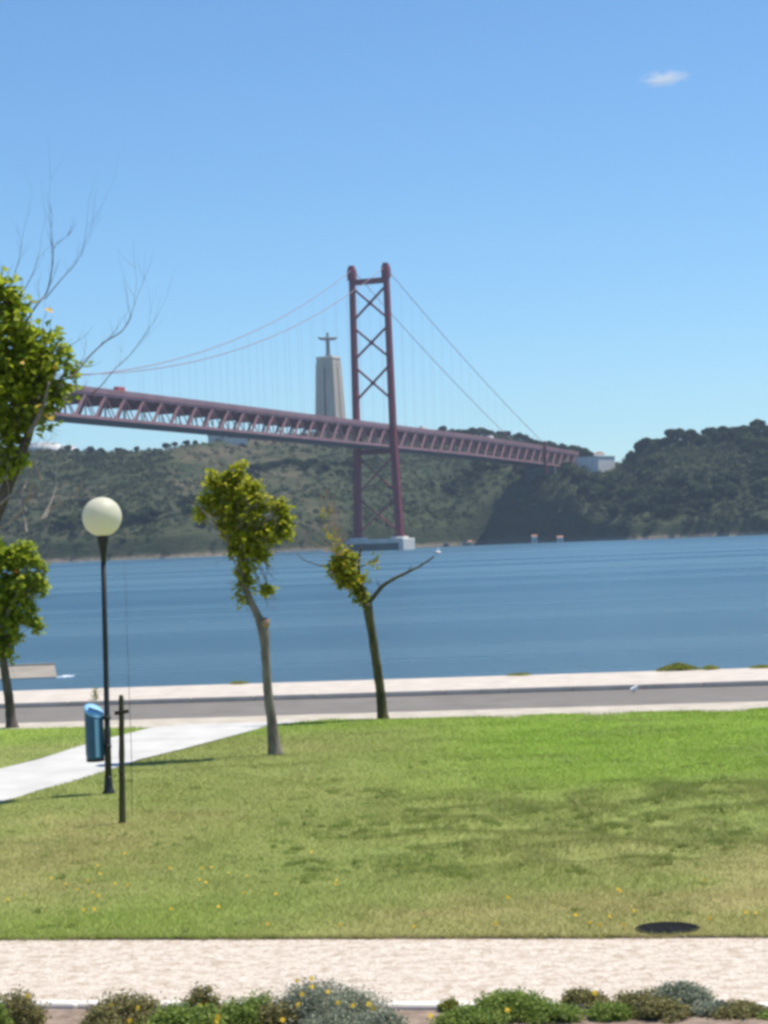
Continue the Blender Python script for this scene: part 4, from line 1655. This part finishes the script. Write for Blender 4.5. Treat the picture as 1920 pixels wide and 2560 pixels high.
# small tree at the left by the pavement
g0 = ground(30, 1818)
Y3 = g0.y
t3 = empty('pavement_tree', (g0.x, g0.y, 0), 'leafy green tree with dark trunk at the left by the pavement', 'tree')
b = MB()
P = px_path([(30, 1822), (27, 1795), (25, 1765), (20, 1730), (14, 1690), (8, 1650), (4, 1580), (10, 1500), (18, 1430)], Y3)
PR = refine(P, 4)
b.tube(PR, np.interp(np.linspace(0, 1, len(PR)), [0, .1, .35, .6, 1], [.125, .088, .078, .066, .012]), 12, True, .06)
b.build('trunk', M['bark_dark'], t3)
b = MB()
limb(b, px_path([(6, 1620), (40, 1560), (85, 1520)], Y3, .2), .035, .008)
limb(b, px_path([(6, 1560), (45, 1480), (70, 1410)], Y3, .2), .032, .008)
limb(b, px_path([(5, 1570), (-40, 1500), (-80, 1430)], Y3, .2), .032, .008)
b.build('limb', M['bark'], t3)
LL3 = [(62, 1368, 16), (42, 1400, 34), (82, 1402, 24), (0, 1400, 44), (108, 1422, 9), (90, 1458, 26), (50, 1470, 44), (103, 1486, 11), (0, 1480, 50), (60, 1530, 36), (84, 1560, 22),
       (20, 1560, 40), (-45, 1500, 75), (10, 1615, 30), (-25, 1600, 44), (40, 1602, 17), (18, 1648, 13), (-80, 1420, 55), (-20, 1370, 30)]
P3 = lobes_pts(LL3, Y3, 760)
link_mesh('crown', leaf_cloud('crown', P3 - np.array(t3.location), 0.095, M['leaf_b'], face=0.55, narrow=0.36), t3)
solo_leaf(40, 1428, Y3 - .45, .085, M['leaf_orange'], t3, 'orange leaf')

crown_twigs(LL3, Y3, [(6, 1620), (8, 1540), (45, 1490), (15, 1450)], t3, M['bark_dark'], 30)

# tall tree standing just outside the left edge, half of it bare
g0 = ground(-150, 2080)
Y4 = g0.y
t4 = empty('tall_tree', (g0.x, g0.y, 0), 'tall green tree leaning in from the left edge with long bare branches', 'tree')
b = MB()
P = px_path([(-150, 2084), (-138, 2040), (-125, 1900), (-105, 1700), (-75, 1500), (-30, 1340), (18, 1220), (50, 1140), (72, 1085), (84, 1030), (80, 960), (60, 880), (40, 800)], Y4)
PR = refine(P, 4)
b.tube(PR, np.interp(np.linspace(0, 1, len(PR)), [0, .08, .3, .65, .8, 1], [.16, .11, .080, .046, .026, .009]), 12, True, .06)
b.build('trunk', M['bark_dark'], t4)
b = MB()
limb(b, px_path([(72, 1085), (95, 1045), (112, 1000), (122, 955)], Y4 - .25), .030, .010)
limb(b, px_path([(80, 1050), (125, 985), (165, 930)], Y4, .2), .026, .008)
limb(b, px_path([(45, 1150), (0, 1050), (-40, 950)], Y4, .2), .040, .010)
limb(b, px_path([(-30, 1340), (-70, 1200), (-90, 1000)], Y4, .3), .050, .012)
b.build('limb', M['bark'], t4)
b = MB()
BARE = [([(50, 830), (88, 768), (116, 733), (127, 690), (133, 640), (129, 590)], .012),
        ([(112, 748), (150, 702), (178, 672), (200, 640), (214, 600)], .006),
        ([(175, 945), (197, 925), (225, 890), (262, 855), (300, 832), (320, 805), (335, 765)], .011),
        ([(225, 990), (255, 962), (285, 925), (318, 895), (345, 860)], .007),
        ([(40, 760), (70, 708), (88, 668), (100, 620)], .006),
        ([(20, 740), (35, 690), (50, 640), (55, 600)], .0055),
        ]
for pts, r_ in BARE:
    P = refine(px_path(pts, Y4, .25), 3)
    k = len(P)
    b.tube(P, [r_ * (1 - .72 * i / (k - 1)) for i in range(k)], 6, False)
    for i in range(4, k, 3):
        d = (P[i] - P[i - 1]).normalized()
        nd = d + Vector((random.uniform(-.5, .9), random.uniform(-.4, .4), random.uniform(0, .7)))
        twig(b, P[i], nd, random.uniform(.22, .42), r_ * .26, 1)
    twig(b, P[-1], P[-1] - P[-3], random.uniform(.5, .8), r_ * .26, 1)
for sx, sy, dx, dz in ((130, 590, .05, 1), (205, 640, .35, 1), (335, 765, .3, 1), (345, 860, .5, .8)):
    twig(b, at(sx, sy, Y4), (dx, 0, dz), .6, .0022, 1)
b.build('bare_branch', M['twig'], t4)
b = MB()
for pts in ([(-60, 1360), (0, 1318), (38, 1292)], [(65, 1280), (56, 1250), (46, 1206)], [(104, 1298), (126, 1258), (140, 1218)], [(104, 1200), (92, 1172), (84, 1158)],
            [(40, 1292), (62, 1262), (80, 1208)], [(66, 1330), (56, 1270)], [(0, 1260), (30, 1235), (60, 1220)], [(108, 1300), (128, 1270), (150, 1262)], [(-30, 1300), (10, 1270), (22, 1230)]):
    P = refine(px_path(pts, Y4, .2), 3)
    k = len(P)
    b.tube(P, [.016 * (1 - .6 * i / (k - 1)) for i in range(k)], 6, False)
    twig(b, P[-1], P[-1] - P[-2] + Vector((random.uniform(-.02, .03), 0, .02)), .3, .005, 2)
    twig(b, P[k // 2], P[-1] - P[0] + Vector((.3, 0, .1)), .25, .004, 1)
limb(b, px_path([(-50, 1400), (-60, 1360), (-20, 1330), (40, 1290), (66, 1240)], Y4, .1), .022, .010, 6)
b.build('dead_branch', M['paletwig'], t4)
LL4 = [(8, 712, 30), (38, 755, 36), (-30, 740, 60), (58, 828, 32), (20, 822, 54), (98, 898, 36), (60, 900, 52), (150, 880, 28), (168, 925, 26), (176, 975, 20), (148, 985, 30), (110, 955, 46),
       (60, 962, 54), (10, 950, 64), (118, 1030, 24), (88, 1048, 26), (40, 1040, 42), (0, 1050, 54), (-40, 900, 84), (20, 1130, 30), (44, 1168, 20), (0, 1175, 34), (30, 1100, 26), (-60, 1050, 76), (120, 850, 20), (-70, 1180, 50)]
P4 = lobes_pts(LL4, Y4, 620, clump=0.15)
link_mesh('crown', leaf_cloud('crown', P4 - np.array(t4.location), 0.092, M['leaf_b'], face=0.55, narrow=0.38), t4)
for px, py in ((83, 753), (121, 778), (181, 967), (131, 1046), (139, 918), (112, 824), (96, 1012), (118, 1040), (55, 905)):
    solo_leaf(px, py, Y4 - .5, .10, M['leaf_yellow'], t4, 'yellow leaf')
solo_leaf(150, 818, Y4 - .2, .10, M['leaf_b'], t4)

crown_twigs(LL4, Y4, [(84, 1030), (80, 960), (60, 880), (120, 985), (30, 1000), (10, 900)], t4, M['bark_dark'], 46)

# ------------------------------------------------------------------ lamp, bin, stake
g0 = ground(272, 1984)
YL = g0.y
lamp = empty('globe_lamp', (g0.x, g0.y, 0), 'black park lamp post with one round cream globe beside the white footpath', 'street lamp')
top = at(257, 1346, YL)
b = MB()
b.tube([g0 + Vector((0, 0, .02)), g0.lerp(top, .25), g0.lerp(top, .253), g0.lerp(top, .6), top], [.042, .040, .034, .032, .029], 16)
b.build('pole', M['blackpaint'], lamp)
b = MB()
b.lathe((g0.x, g0.y, -.01), [(.075, 0), (.075, .03), (.060, .05), (.052, .12), (.046, .20), (.043, .22)], 20)
base = b.build('base_flange', M['blackpaint'], lamp)
for k in range(4):
    a_ = k * math.pi / 2 + .6
    MB().lathe((g0.x + .062 * math.cos(a_), g0.y + .062 * math.sin(a_), .02), [(.009, 0), (.009, .022), (0, .026)], 6).build('bolt', M['blackpaint'], base)
gc = at(255, 1292, YL)
GR = 0.236
b = MB()
b.lathe((top.x, top.y, top.z), [(.029, -.30), (.036, -.20), (.050, -.10), (.066, -.03), (.070, 0.0), (.070, .035)], 20)
b.build('globe_fitter', M['blackpaint'], lamp)
b = MB()
b.lathe(gc, [(GR * math.sin(a_), -GR * math.cos(a_)) for a_ in np.linspace(0.28, math.pi, 26)], 40)
b.build('globe', M['globe'], lamp)
# bin clamped to the pole
cx, cy = at(236, 1830, YL + .02).x, YL + .02
zb, zt = at(236, 1904, YL).z, at(236, 1778, YL).z
lbin = empty('litter_bin', (cx, cy, zb), 'blue litter bin with slanted pale lid fixed to the lamp post', 'litter bin')
RB = .112
nb = 36
def zl(a_): return zt + .075 * (-.55 * math.cos(a_) + .62 * math.sin(a_))
b = MB()
vs = [(cx + RB * .93 * math.cos(2 * math.pi * i / nb), cy + RB * .93 * math.sin(2 * math.pi * i / nb), zb + .03) for i in range(nb)]
vs += [(cx + RB * math.cos(2 * math.pi * i / nb), cy + RB * math.sin(2 * math.pi * i / nb), zb + .10) for i in range(nb)]
vs += [(cx + RB * math.cos(2 * math.pi * i / nb), cy + RB * math.sin(2 * math.pi * i / nb), zl(2 * math.pi * i / nb)) for i in range(nb)]
fs = [(r_ * nb + i, r_ * nb + (i + 1) % nb, r_ * nb + nb + (i + 1) % nb, r_ * nb + nb + i) for r_ in range(2) for i in range(nb)]
b.add(vs, fs, True)
body = b.build('body', M['binblue'], lbin)
b = MB()
b.lathe((cx, cy, zb), [(RB * .90, 0), (RB * .95, .01), (RB * .95, .035), (0, .036)], nb)
b.build('base_ring', M['binbase'], lbin)
b = MB()
rings = [(1.05, -.012), (1.05, .012), (.9, .030), (.55, .045), (0.02, .05)]
vs, fs = [], []
for k, (q, dz) in enumerate(rings):
    for i in range(nb):
        a_ = 2 * math.pi * i / nb
        z_ = zt + .075 * q * (-.55 * math.cos(a_) + .62 * math.sin(a_))
        vs.append((cx + RB * q * math.cos(a_), cy + RB * q * math.sin(a_), z_ + dz))
for k in range(4):
    fs += [(k * nb + i, k * nb + (i + 1) % nb, k * nb + nb + (i + 1) % nb, k * nb + nb + i) for i in range(nb)]
fs.append(tuple(range(4 * nb, 5 * nb)))
b.add(vs, fs, True)
lid = b.build('lid', M['binlid'], lbin)
b = MB()
sl0 = Vector((cx - RB * .45, cy - RB * .55, zt + .075 * (.25 - .34) + .052))
sl1 = Vector((cx + RB * .62, cy - RB * .45, zt + .075 * (-.34 - .28) + .046))
b.beam(sl0, sl1, .016, .02)
b.build('slot', M['binblue'], lid)
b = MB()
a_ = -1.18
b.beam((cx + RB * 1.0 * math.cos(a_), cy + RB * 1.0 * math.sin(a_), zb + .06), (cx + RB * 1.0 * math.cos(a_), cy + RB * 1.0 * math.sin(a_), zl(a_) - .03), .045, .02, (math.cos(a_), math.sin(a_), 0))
b.build('painted_highlight', M['binlid'], lbin)  # pale rib painted in for the sun's highlight on the round body
pole_mid = g0.lerp(top, (zb + .35) / top.z)
for dz in (.18, .52):
    b = MB()
    pz = g0.lerp(top, (zb + dz) / top.z)
    b.beam((cx + RB * .8, cy, zb + dz), (pz.x, pz.y, zb + dz), .03, .03)
    b.lathe((pz.x, pz.y, zb + dz - .018), [(.046, 0), (.046, .036)], 16)
    b.build('bracket', M['blackpaint'], lbin)

g0 = ground(306, 2056)
stake = empty('tree_stake', (g0.x, g0.y, 0), 'short dark wooden stake with a small crosspiece, in front of the lamp', 'stake')
top = at(303, 1737, g0.y)
b = MB()
P = [g0 + Vector((0, 0, -.05)), g0.lerp(top, .2), g0.lerp(top, .4), g0.lerp(top, .6), g0.lerp(top, .8), g0.lerp(top, .96), top]
b.tube(refine(P, 3), np.interp(np.linspace(0, 1, 19), [0, .3, .62, .9, 1], [.036, .033, .029, .026, .014]), 10, True, .09)
b.build('post', M['stake'], stake)
b = MB()
c = at(304, 1780, g0.y - .034)
b.beam(c + Vector((-.075, 0, -.012)), c + Vector((.075, .01, .006)), .028, .040)
cp = b.build('crosspiece', M['stake'], stake)
b = MB()
b.tube([c + Vector((-.02, -.02, -.03)), c + Vector((.0, -.035, .0)), c + Vector((.02, -.02, .03))], .008, 6)
b.build('tie', M['rubber'], stake)
b = MB()
for f_ in (.34, .40, .64):
    q = g0.lerp(top, f_)
    b.tube([q + Vector((0, -.015, 0)), q + Vector((random.uniform(-.03, .03), -.05, .02))], [.016, .008], 7, True, .1)
b.build('knot', M['stake'], stake)
# thin dry whip beside the stake
b = MB()
g1 = ground(330, 2040)
b.tube(refine([g1, at(329, 1900, g1.y), at(322, 1700, g1.y), at(316, 1520, g1.y), at(312, 1400, g1.y)], 4), np.linspace(.0045, .0018, 17), 5)
tag(b.build('dry_whip', M['twig'], None, (g1.x, g1.y, 0)), 'hair thin dry sapling stem rising beside the wooden stake', 'sapling')

# ------------------------------------------------------------------ planting bed shrubs
fl = MB()
for k in range(9):
    a_ = k / 9 * 6.283
    c, s = math.cos(a_), math.sin(a_)
    c2, s2 = math.cos(a_ + .3), math.sin(a_ + .3)
    c3, s3 = math.cos(a_ - .3), math.sin(a_ - .3)
    fl.add([(0, 0, .1), (c2 * .6, s2 * .6, .22), (c, s, .12), (c3 * .6, s3 * .6, .22)], [(0, 3, 2, 1)])
fl.lathe((0, 0, .05), [(.32, 0), (.28, .16), (0, .24)], 8)
fme = bpy.data.meshes.new('flower')
fme.from_pydata(fl.v, [], fl.f)
fme.materials.append(M['flower'])


def flower_part(parent, p, r_):
    o = link_mesh('flower', fme, parent, Vector(p) - parent_world(parent))
    o.scale = (r_, r_, r_)
    o.rotation_euler = (R(random.uniform(35, 75)), random.uniform(-.3, .3), random.uniform(-.5, .5))
    return o


def shrub(px, py_top, hw, D, mat, label, flowers=(), name='shrub', leaf=.035, n=1500, upright=False, cat='shrub'):
    base = at(px, 2525, D)
    z0 = -.012
    top = at(px, py_top, D).z
    h = top - z0
    w = hw / 5200 * D
    o = empty(name, (base.x, D, z0), label, cat)
    pts = []
    ncl = 60
    n, leaf = int(n * 2.4), leaf * 0.62
    d = RNG.normal(size=(ncl, 3))
    d[:, 2] = np.abs(d[:, 2]) + .08
    d /= np.linalg.norm(d, axis=1)[:, None]
    rr = .55 + .42 * RNG.random(ncl)
    cl = d * rr[:, None] * np.array([w, w * .8, h * .96])
    per = n // ncl
    for c in cl:
        pts.append(c + RNG.normal(size=(per, 3)) * np.array([w * .16, w * .16, h * .11]))
    P = np.concatenate(pts)
    P[:, 2] = np.clip(P[:, 2], 0.004, None)
    link_mesh('foliage', leaf_cloud('foliage', P, leaf, mat, up_bias=.8, narrow=.24 if not upright else .14, face=None if upright else .25), o)
    b = MB()
    for _ in range(9):
        e = cl[random.randrange(ncl)]
        q = Vector((base.x, D, z0))
        b.tube([q, q + Vector((e[0] * .5, e[1] * .5, e[2] * .6)), q + Vector(e)], [.006, .004, .002], 5)
    b.build('stems', M['stem'], o)
    for fx, fy in flowers:
        flower_part(o, at(fx, fy, D - w * .75 - .02), random.uniform(.017, .024))
    return o


shrub(50, 2476, 66, 12.85, M['brownbush'], 'dark brown green shrub at the bottom left corner with one yellow flower', [(70, 2490)])
shrub(-20, 2500, 50, 12.6, M['greenbush'], 'small bright green shrub cut by the left edge of the bed')
shrub(330, 2480, 112, 12.75, M['brownbush'], 'wide brown olive mound right of the bare white kerb stretch', [(280, 2514), (345, 2520), (325, 2552)], n=2400)
shrub(462, 2514, 110, 12.35, M['greenbush'], 'low bright green plant in front of the brown mounds', [(545, 2543), (540, 2556)], n=2000, leaf=.045)
shrub(505, 2466, 56, 12.85, M['brownbush'], 'small rounded brown green shrub with orange yellow flowers', [(500, 2513), (518, 2514)])
shrub(640, 2482, 66, 12.75, M['greenbush'], 'green shrub between the rounded brown one and the grey mound', [(606, 2520)])
shrub(815, 2448, 140, 12.70, M['santolina'], 'big grey green mound dotted with many yellow flowers', [(755, 2486), (780, 2468), (845, 2507), (820, 2480), (746, 2512), (882, 2514), (922, 2511), (934, 2523), (778, 2446), (742, 2452)], n=4200, leaf=.030)
shrub(865, 2524, 112, 12.30, M['santolina'], 'pale grey mound at the bottom edge before the flowered mound', [(706, 2550)], n=2600, leaf=.030)
shrub(1122, 2494, 26, 12.85, M['yellowbush'], 'narrow pale green seedling against the white kerb', (), n=420, upright=True)
shrub(1280, 2476, 110, 12.65, M['greenbush'], 'wide fresh green mound with two yellow flowers', [(1268, 2526), (1076, 2540), (1240, 2550)], n=2800, leaf=.040)
shrub(1180, 2518, 90, 12.45, M['greenbush'], 'low spreading green plant left of the wide green mound', (), n=1500, leaf=.040)
shrub(1462, 2470, 58, 12.80, M['brownbush'], 'dark olive shrub with a single pale yellow flower on top', [(1487, 2482)])
shrub(1595, 2478, 92, 12.65, M['brownbush'], 'brownish shrub between the olive one and the grey feathery one', ())
shrub(1705, 2456, 78, 12.75, M['santolina'], 'feathery grey green shrub near the right end of the bed', (), n=2400, leaf=.034)
shrub(1835, 2506, 82, 12.5, M['brownbush'], 'brown dry shrub at the bottom right with a yellow flower', [(1830, 2556)])
shrub(1935, 2528, 50, 12.4, M['greenbush'], 'small green shrub cut by the right edge of the bed', ())

for px, py, hw, D, mt, lab in ((255, 2520, 60, 12.3, 'brownbush', 'low brown plant at the bottom edge below the bare white kerb'),
                               (590, 2498, 60, 12.55, 'greenbush', 'low green plant between the rounded brown shrub and its green neighbour'),
                               (700, 2500, 70, 12.6, 'brownbush', 'olive plant tucked against the left side of the big grey mound'),
                               (960, 2530, 60, 12.3, 'santolina', 'small grey tuft at the right foot of the pale grey mound'),
                               (1385, 2512, 70, 12.5, 'greenbush', 'low green plant between the wide green mound and the olive shrub'),
                               (1530, 2506, 62, 12.5, 'greenbush', 'dull green plant right of the olive shrub'),
                               (1660, 2500, 70, 12.45, 'brownbush', 'brown plant at the foot of the feathery grey shrub'),
                               (1770, 2504, 62, 12.55, 'santolina', 'small grey plant right of the feathery grey shrub')):
    shrub(px, py, hw, D, M[mt], lab, (), n=1300)
# scrubby plants on the edge of the river wall
def edge_plant(px, py_top, hw, mat, label, n=420):
    g = ground(px, 1350 - (px - 960) * .0384 + 350, 0.05)
    x = g.x
    y = road_y(x, E_FAR) - .12
    o = empty('edge_plant', (x, y, .05), label, 'plant')
    h = at(px, py_top, y).z - .05
    w = hw / 5200 * y
    q = sphere_pts(n, 2.2) * np.array([w, .16, h * .62])
    q[:, 2] = np.abs(q[:, 2]) * 1.5 + .004
    q[:, 2] *= np.clip(1 - (q[:, 0] / (w * 1.05)) ** 2, .15, 1)
    link_mesh('foliage', leaf_cloud('foliage', q, .055, mat, up_bias=1.0, narrow=.2), o)
    b = MB()
    for _ in range(7):
        e = q[random.randrange(n)]
        b.tube([(x, y, .04), (x + e[0], y + e[1], .05 + e[2])], [.006, .002], 5)
    b.build('stems', M['stem'], o)


edge_plant(1690, 1656, 58, M['yellowbush'], 'large yellow green plant growing on the river wall edge', 900)
edge_plant(1768, 1664, 26, M['yellowbush'], 'small yellow green tuft right of the large wall plant', 260)
edge_plant(1896, 1664, 36, M['yellowbush'], 'yellow green tuft on the wall at the right edge', 260)
edge_plant(1300, 1684, 34, M['yellowbush'], 'very low green tuft on the wall left of the large plant', 200)
edge_plant(590, 1703, 30, M['yellowbush'], 'tiny green tuft on the wall left of the leaning trunk', 140)
# weed stalk by the kerb, above the bin
g = ground(242, 1762, -.06)
o = empty('kerb_weed', (g.x, g.y, -.06), 'thin yellowish weed at the kerb just above the bin', 'weed')
b = MB()
for k in range(4):
    e = at(236 + k * 3 - 4, 1722 + k * 7, g.y)
    b.tube([g, g.lerp(e, .5) + Vector((.01, 0, 0)), e], [.008, .006, .003], 5)
b.build('stalk', M['stem'], o)
q = np.array([at(random.gauss(238, 5), random.uniform(1720, 1752), g.y + random.uniform(-.05, .05)) for _ in range(70)]) - np.array(o.location)
link_mesh('foliage', leaf_cloud('foliage', q, .05, M['yellowbush'], narrow=.25), o)

# litter on the road, cover at the lawn edge
g = ground(1586, 1731, -.06)
b = MB()
vs = [(g.x + random.uniform(-.05, .05) + .03 * math.cos(k), g.y + random.uniform(-.05, .05), -.06 + random.uniform(0, .15)) for k in range(14)]
bm = bmesh.new()
for v in vs: bm.verts.new(v)
bmesh.ops.convex_hull(bm, input=bm.verts)
me = bpy.data.meshes.new('paper_litter')
for v in bm.verts: v.co -= Vector((g.x, g.y, -.06))
bm.to_mesh(me)
bm.free()
me.materials.append(M['paper'])
tag(link_mesh('paper_litter', me, None, (g.x, g.y, -.06)), 'crumpled scrap of white paper lying on the road by the kerb', 'litter')
for px, py, lab in ((795, 1740, 'dry orange leaf on the road left of the forked tree'), (1180, 1733, 'dry orange leaf on the road right of the forked tree'), (1612, 1722, 'dry orange leaf on the road right of the white paper')):
    g = ground(px, py, -.058)
    me = leaf_cloud('fallen_leaf', np.array([[0., 0, .02]]), np.array([.14]), M['leaf_orange'], narrow=.4)
    tag(link_mesh('fallen_leaf', me, None, g), lab, 'leaf')
g = ground(1668, 2322, 0.0)
cov = empty('drain_cover', (g.x, g.y, 0.0), 'round black drain cover in the grass beside the near path', 'drain cover')
b = MB()
b.lathe((g.x, g.y, -.03), [(.235, 0), (.235, .036), (.228, .040), (.220, .036), (0, .036)], 36)
b.build('lid', M['iron'], cov)
for k in range(5):
    MB().box((g.x + (k - 2) * .07, g.y, .007), (.02, .26, .004)).build('rib', M['iron'], cov)

# yellow flowers in the lawn
FL = [(128, 2198), (222, 2207), (245, 2170), (195, 2230), (232, 2236), (246, 2242), (236, 2275), (288, 2217), (320, 2220), (210, 2275), (428, 2274), (546, 2269), (500, 2203), (515, 2210), (505, 2170), (425, 2174),
      (530, 2168), (572, 2180), (618, 2190), (610, 2235), (690, 2240), (840, 2215), (842, 2205), (250, 2190), (312, 2136), (780, 2128), (1270, 2253), (1475, 2315), (1500, 2320), (1560, 2318), (1552, 2232), (1762, 2203), (1585, 2285), (1776, 2302), (1525, 2300), (1440, 2300), (1240, 2316), (1035, 2322), (1890, 2288), (1865, 2287), (1545, 2228), (670, 2318), (850, 2318), (60, 2240), (20, 2250), (165, 2215)]
flw = MB()
flw.tube([(0, 0, 0), (.002, 0, .02), (0, 0, .045)], .002, 5)
smesh = bpy.data.meshes.new('stem')
smesh.from_pydata(flw.v, [], flw.f)
smesh.materials.append(M['stem'])
for px, py in FL:
    g = ground(px, py + 10)
    gz = float(lawn_height(np.array([g.x]), np.array([g.y]))[0])
    s_ = 'left' if px < 900 else 'right'
    o = empty('lawn_flower', (g.x, g.y, gz), 'tiny yellow wildflower in the lawn near the ' + ('left end of the near path' if px < 900 else 'black drain cover side'), 'flower', 'yellow wildflowers in the lawn, ' + s_)
    st = link_mesh('stem', smesh, o)
    f_ = link_mesh('petals', fme, o, (0, 0, .043))
    f_.scale = (random.uniform(.016, .021),) * 3
    f_.rotation_euler = (R(random.uniform(25, 65)), random.uniform(-.3, .3), random.uniform(-.5, .5))

# ------------------------------------------------------------------ air
def haze_box():
    m, t, out = new_mat('air')
    p = t.nodes.new('ShaderNodeVolumePrincipled')
    p.inputs['Color'].default_value = (0.72, 0.83, 1.0, 1)
    p.inputs['Density'].default_value = HAZE
    p.inputs['Anisotropy'].default_value = 0.25
    t.links.new(p.outputs[0], out.inputs['Volume'])
    b = MB()
    b.box((0, 1460, 113), (7400, 5640, 244))
    o = b.build('haze', m)
    o['kind'] = 'stuff'
    return o


HAZE = 0.00007
haze_box()


def wisp():
    """small fair-weather cloud high over the far bank"""
    c = at(1662, 196, 7000)
    m, t, out = new_mat('cloud_vapour')
    N, L = t.nodes.new, t.links.new
    tc = N('ShaderNodeTexCoord')
    ln = N('ShaderNodeVectorMath')
    ln.operation = 'LENGTH'
    L(tc.outputs['Object'], ln.inputs[0])
    n = N('ShaderNodeTexNoise')
    n.inputs['Scale'].default_value = 2.3
    n.inputs['Detail'].default_value = 7
    L(tc.outputs['Object'], n.inputs['Vector'])
    a = N('ShaderNodeMath')
    a.operation = 'SUBTRACT'
    L(n.outputs[0], a.inputs[0])
    sc_ = N('ShaderNodeMath')
    sc_.operation = 'MULTIPLY'
    L(ln.outputs['Value'], sc_.inputs[0])
    sc_.inputs[1].default_value = 0.58
    L(sc_.outputs[0], a.inputs[1])
    mu = N('ShaderNodeMath')
    mu.operation = 'MULTIPLY'
    mu.use_clamp = False
    L(a.outputs[0], mu.inputs[0])
    mu.inputs[1].default_value = 0.035
    mxx = N('ShaderNodeMath')
    mxx.operation = 'MAXIMUM'
    L(mu.outputs[0], mxx.inputs[0])
    mxx.inputs[1].default_value = 0
    p = N('ShaderNodeVolumePrincipled')
    p.inputs['Color'].default_value = (1, 1, 1, 1)
    p.inputs['Anisotropy'].default_value = 0.2
    L(mxx.outputs[0], p.inputs['Density'])
    L(p.outputs[0], out.inputs['Volume'])
    bm = bmesh.new()
    bmesh.ops.create_icosphere(bm, subdivisions=3, radius=1)
    me = bpy.data.meshes.new('wisp_cloud')
    bm.to_mesh(me)
    bm.free()
    me.materials.append(m)
    o = link_mesh('wisp_cloud', me, None, c)
    o.scale = (100, 90, 28)
    o.rotation_euler = (0, R(-2), 0)
    tag(o, 'small white wisp of cloud high in the clear sky at the right', 'cloud')
    return o


wisp()
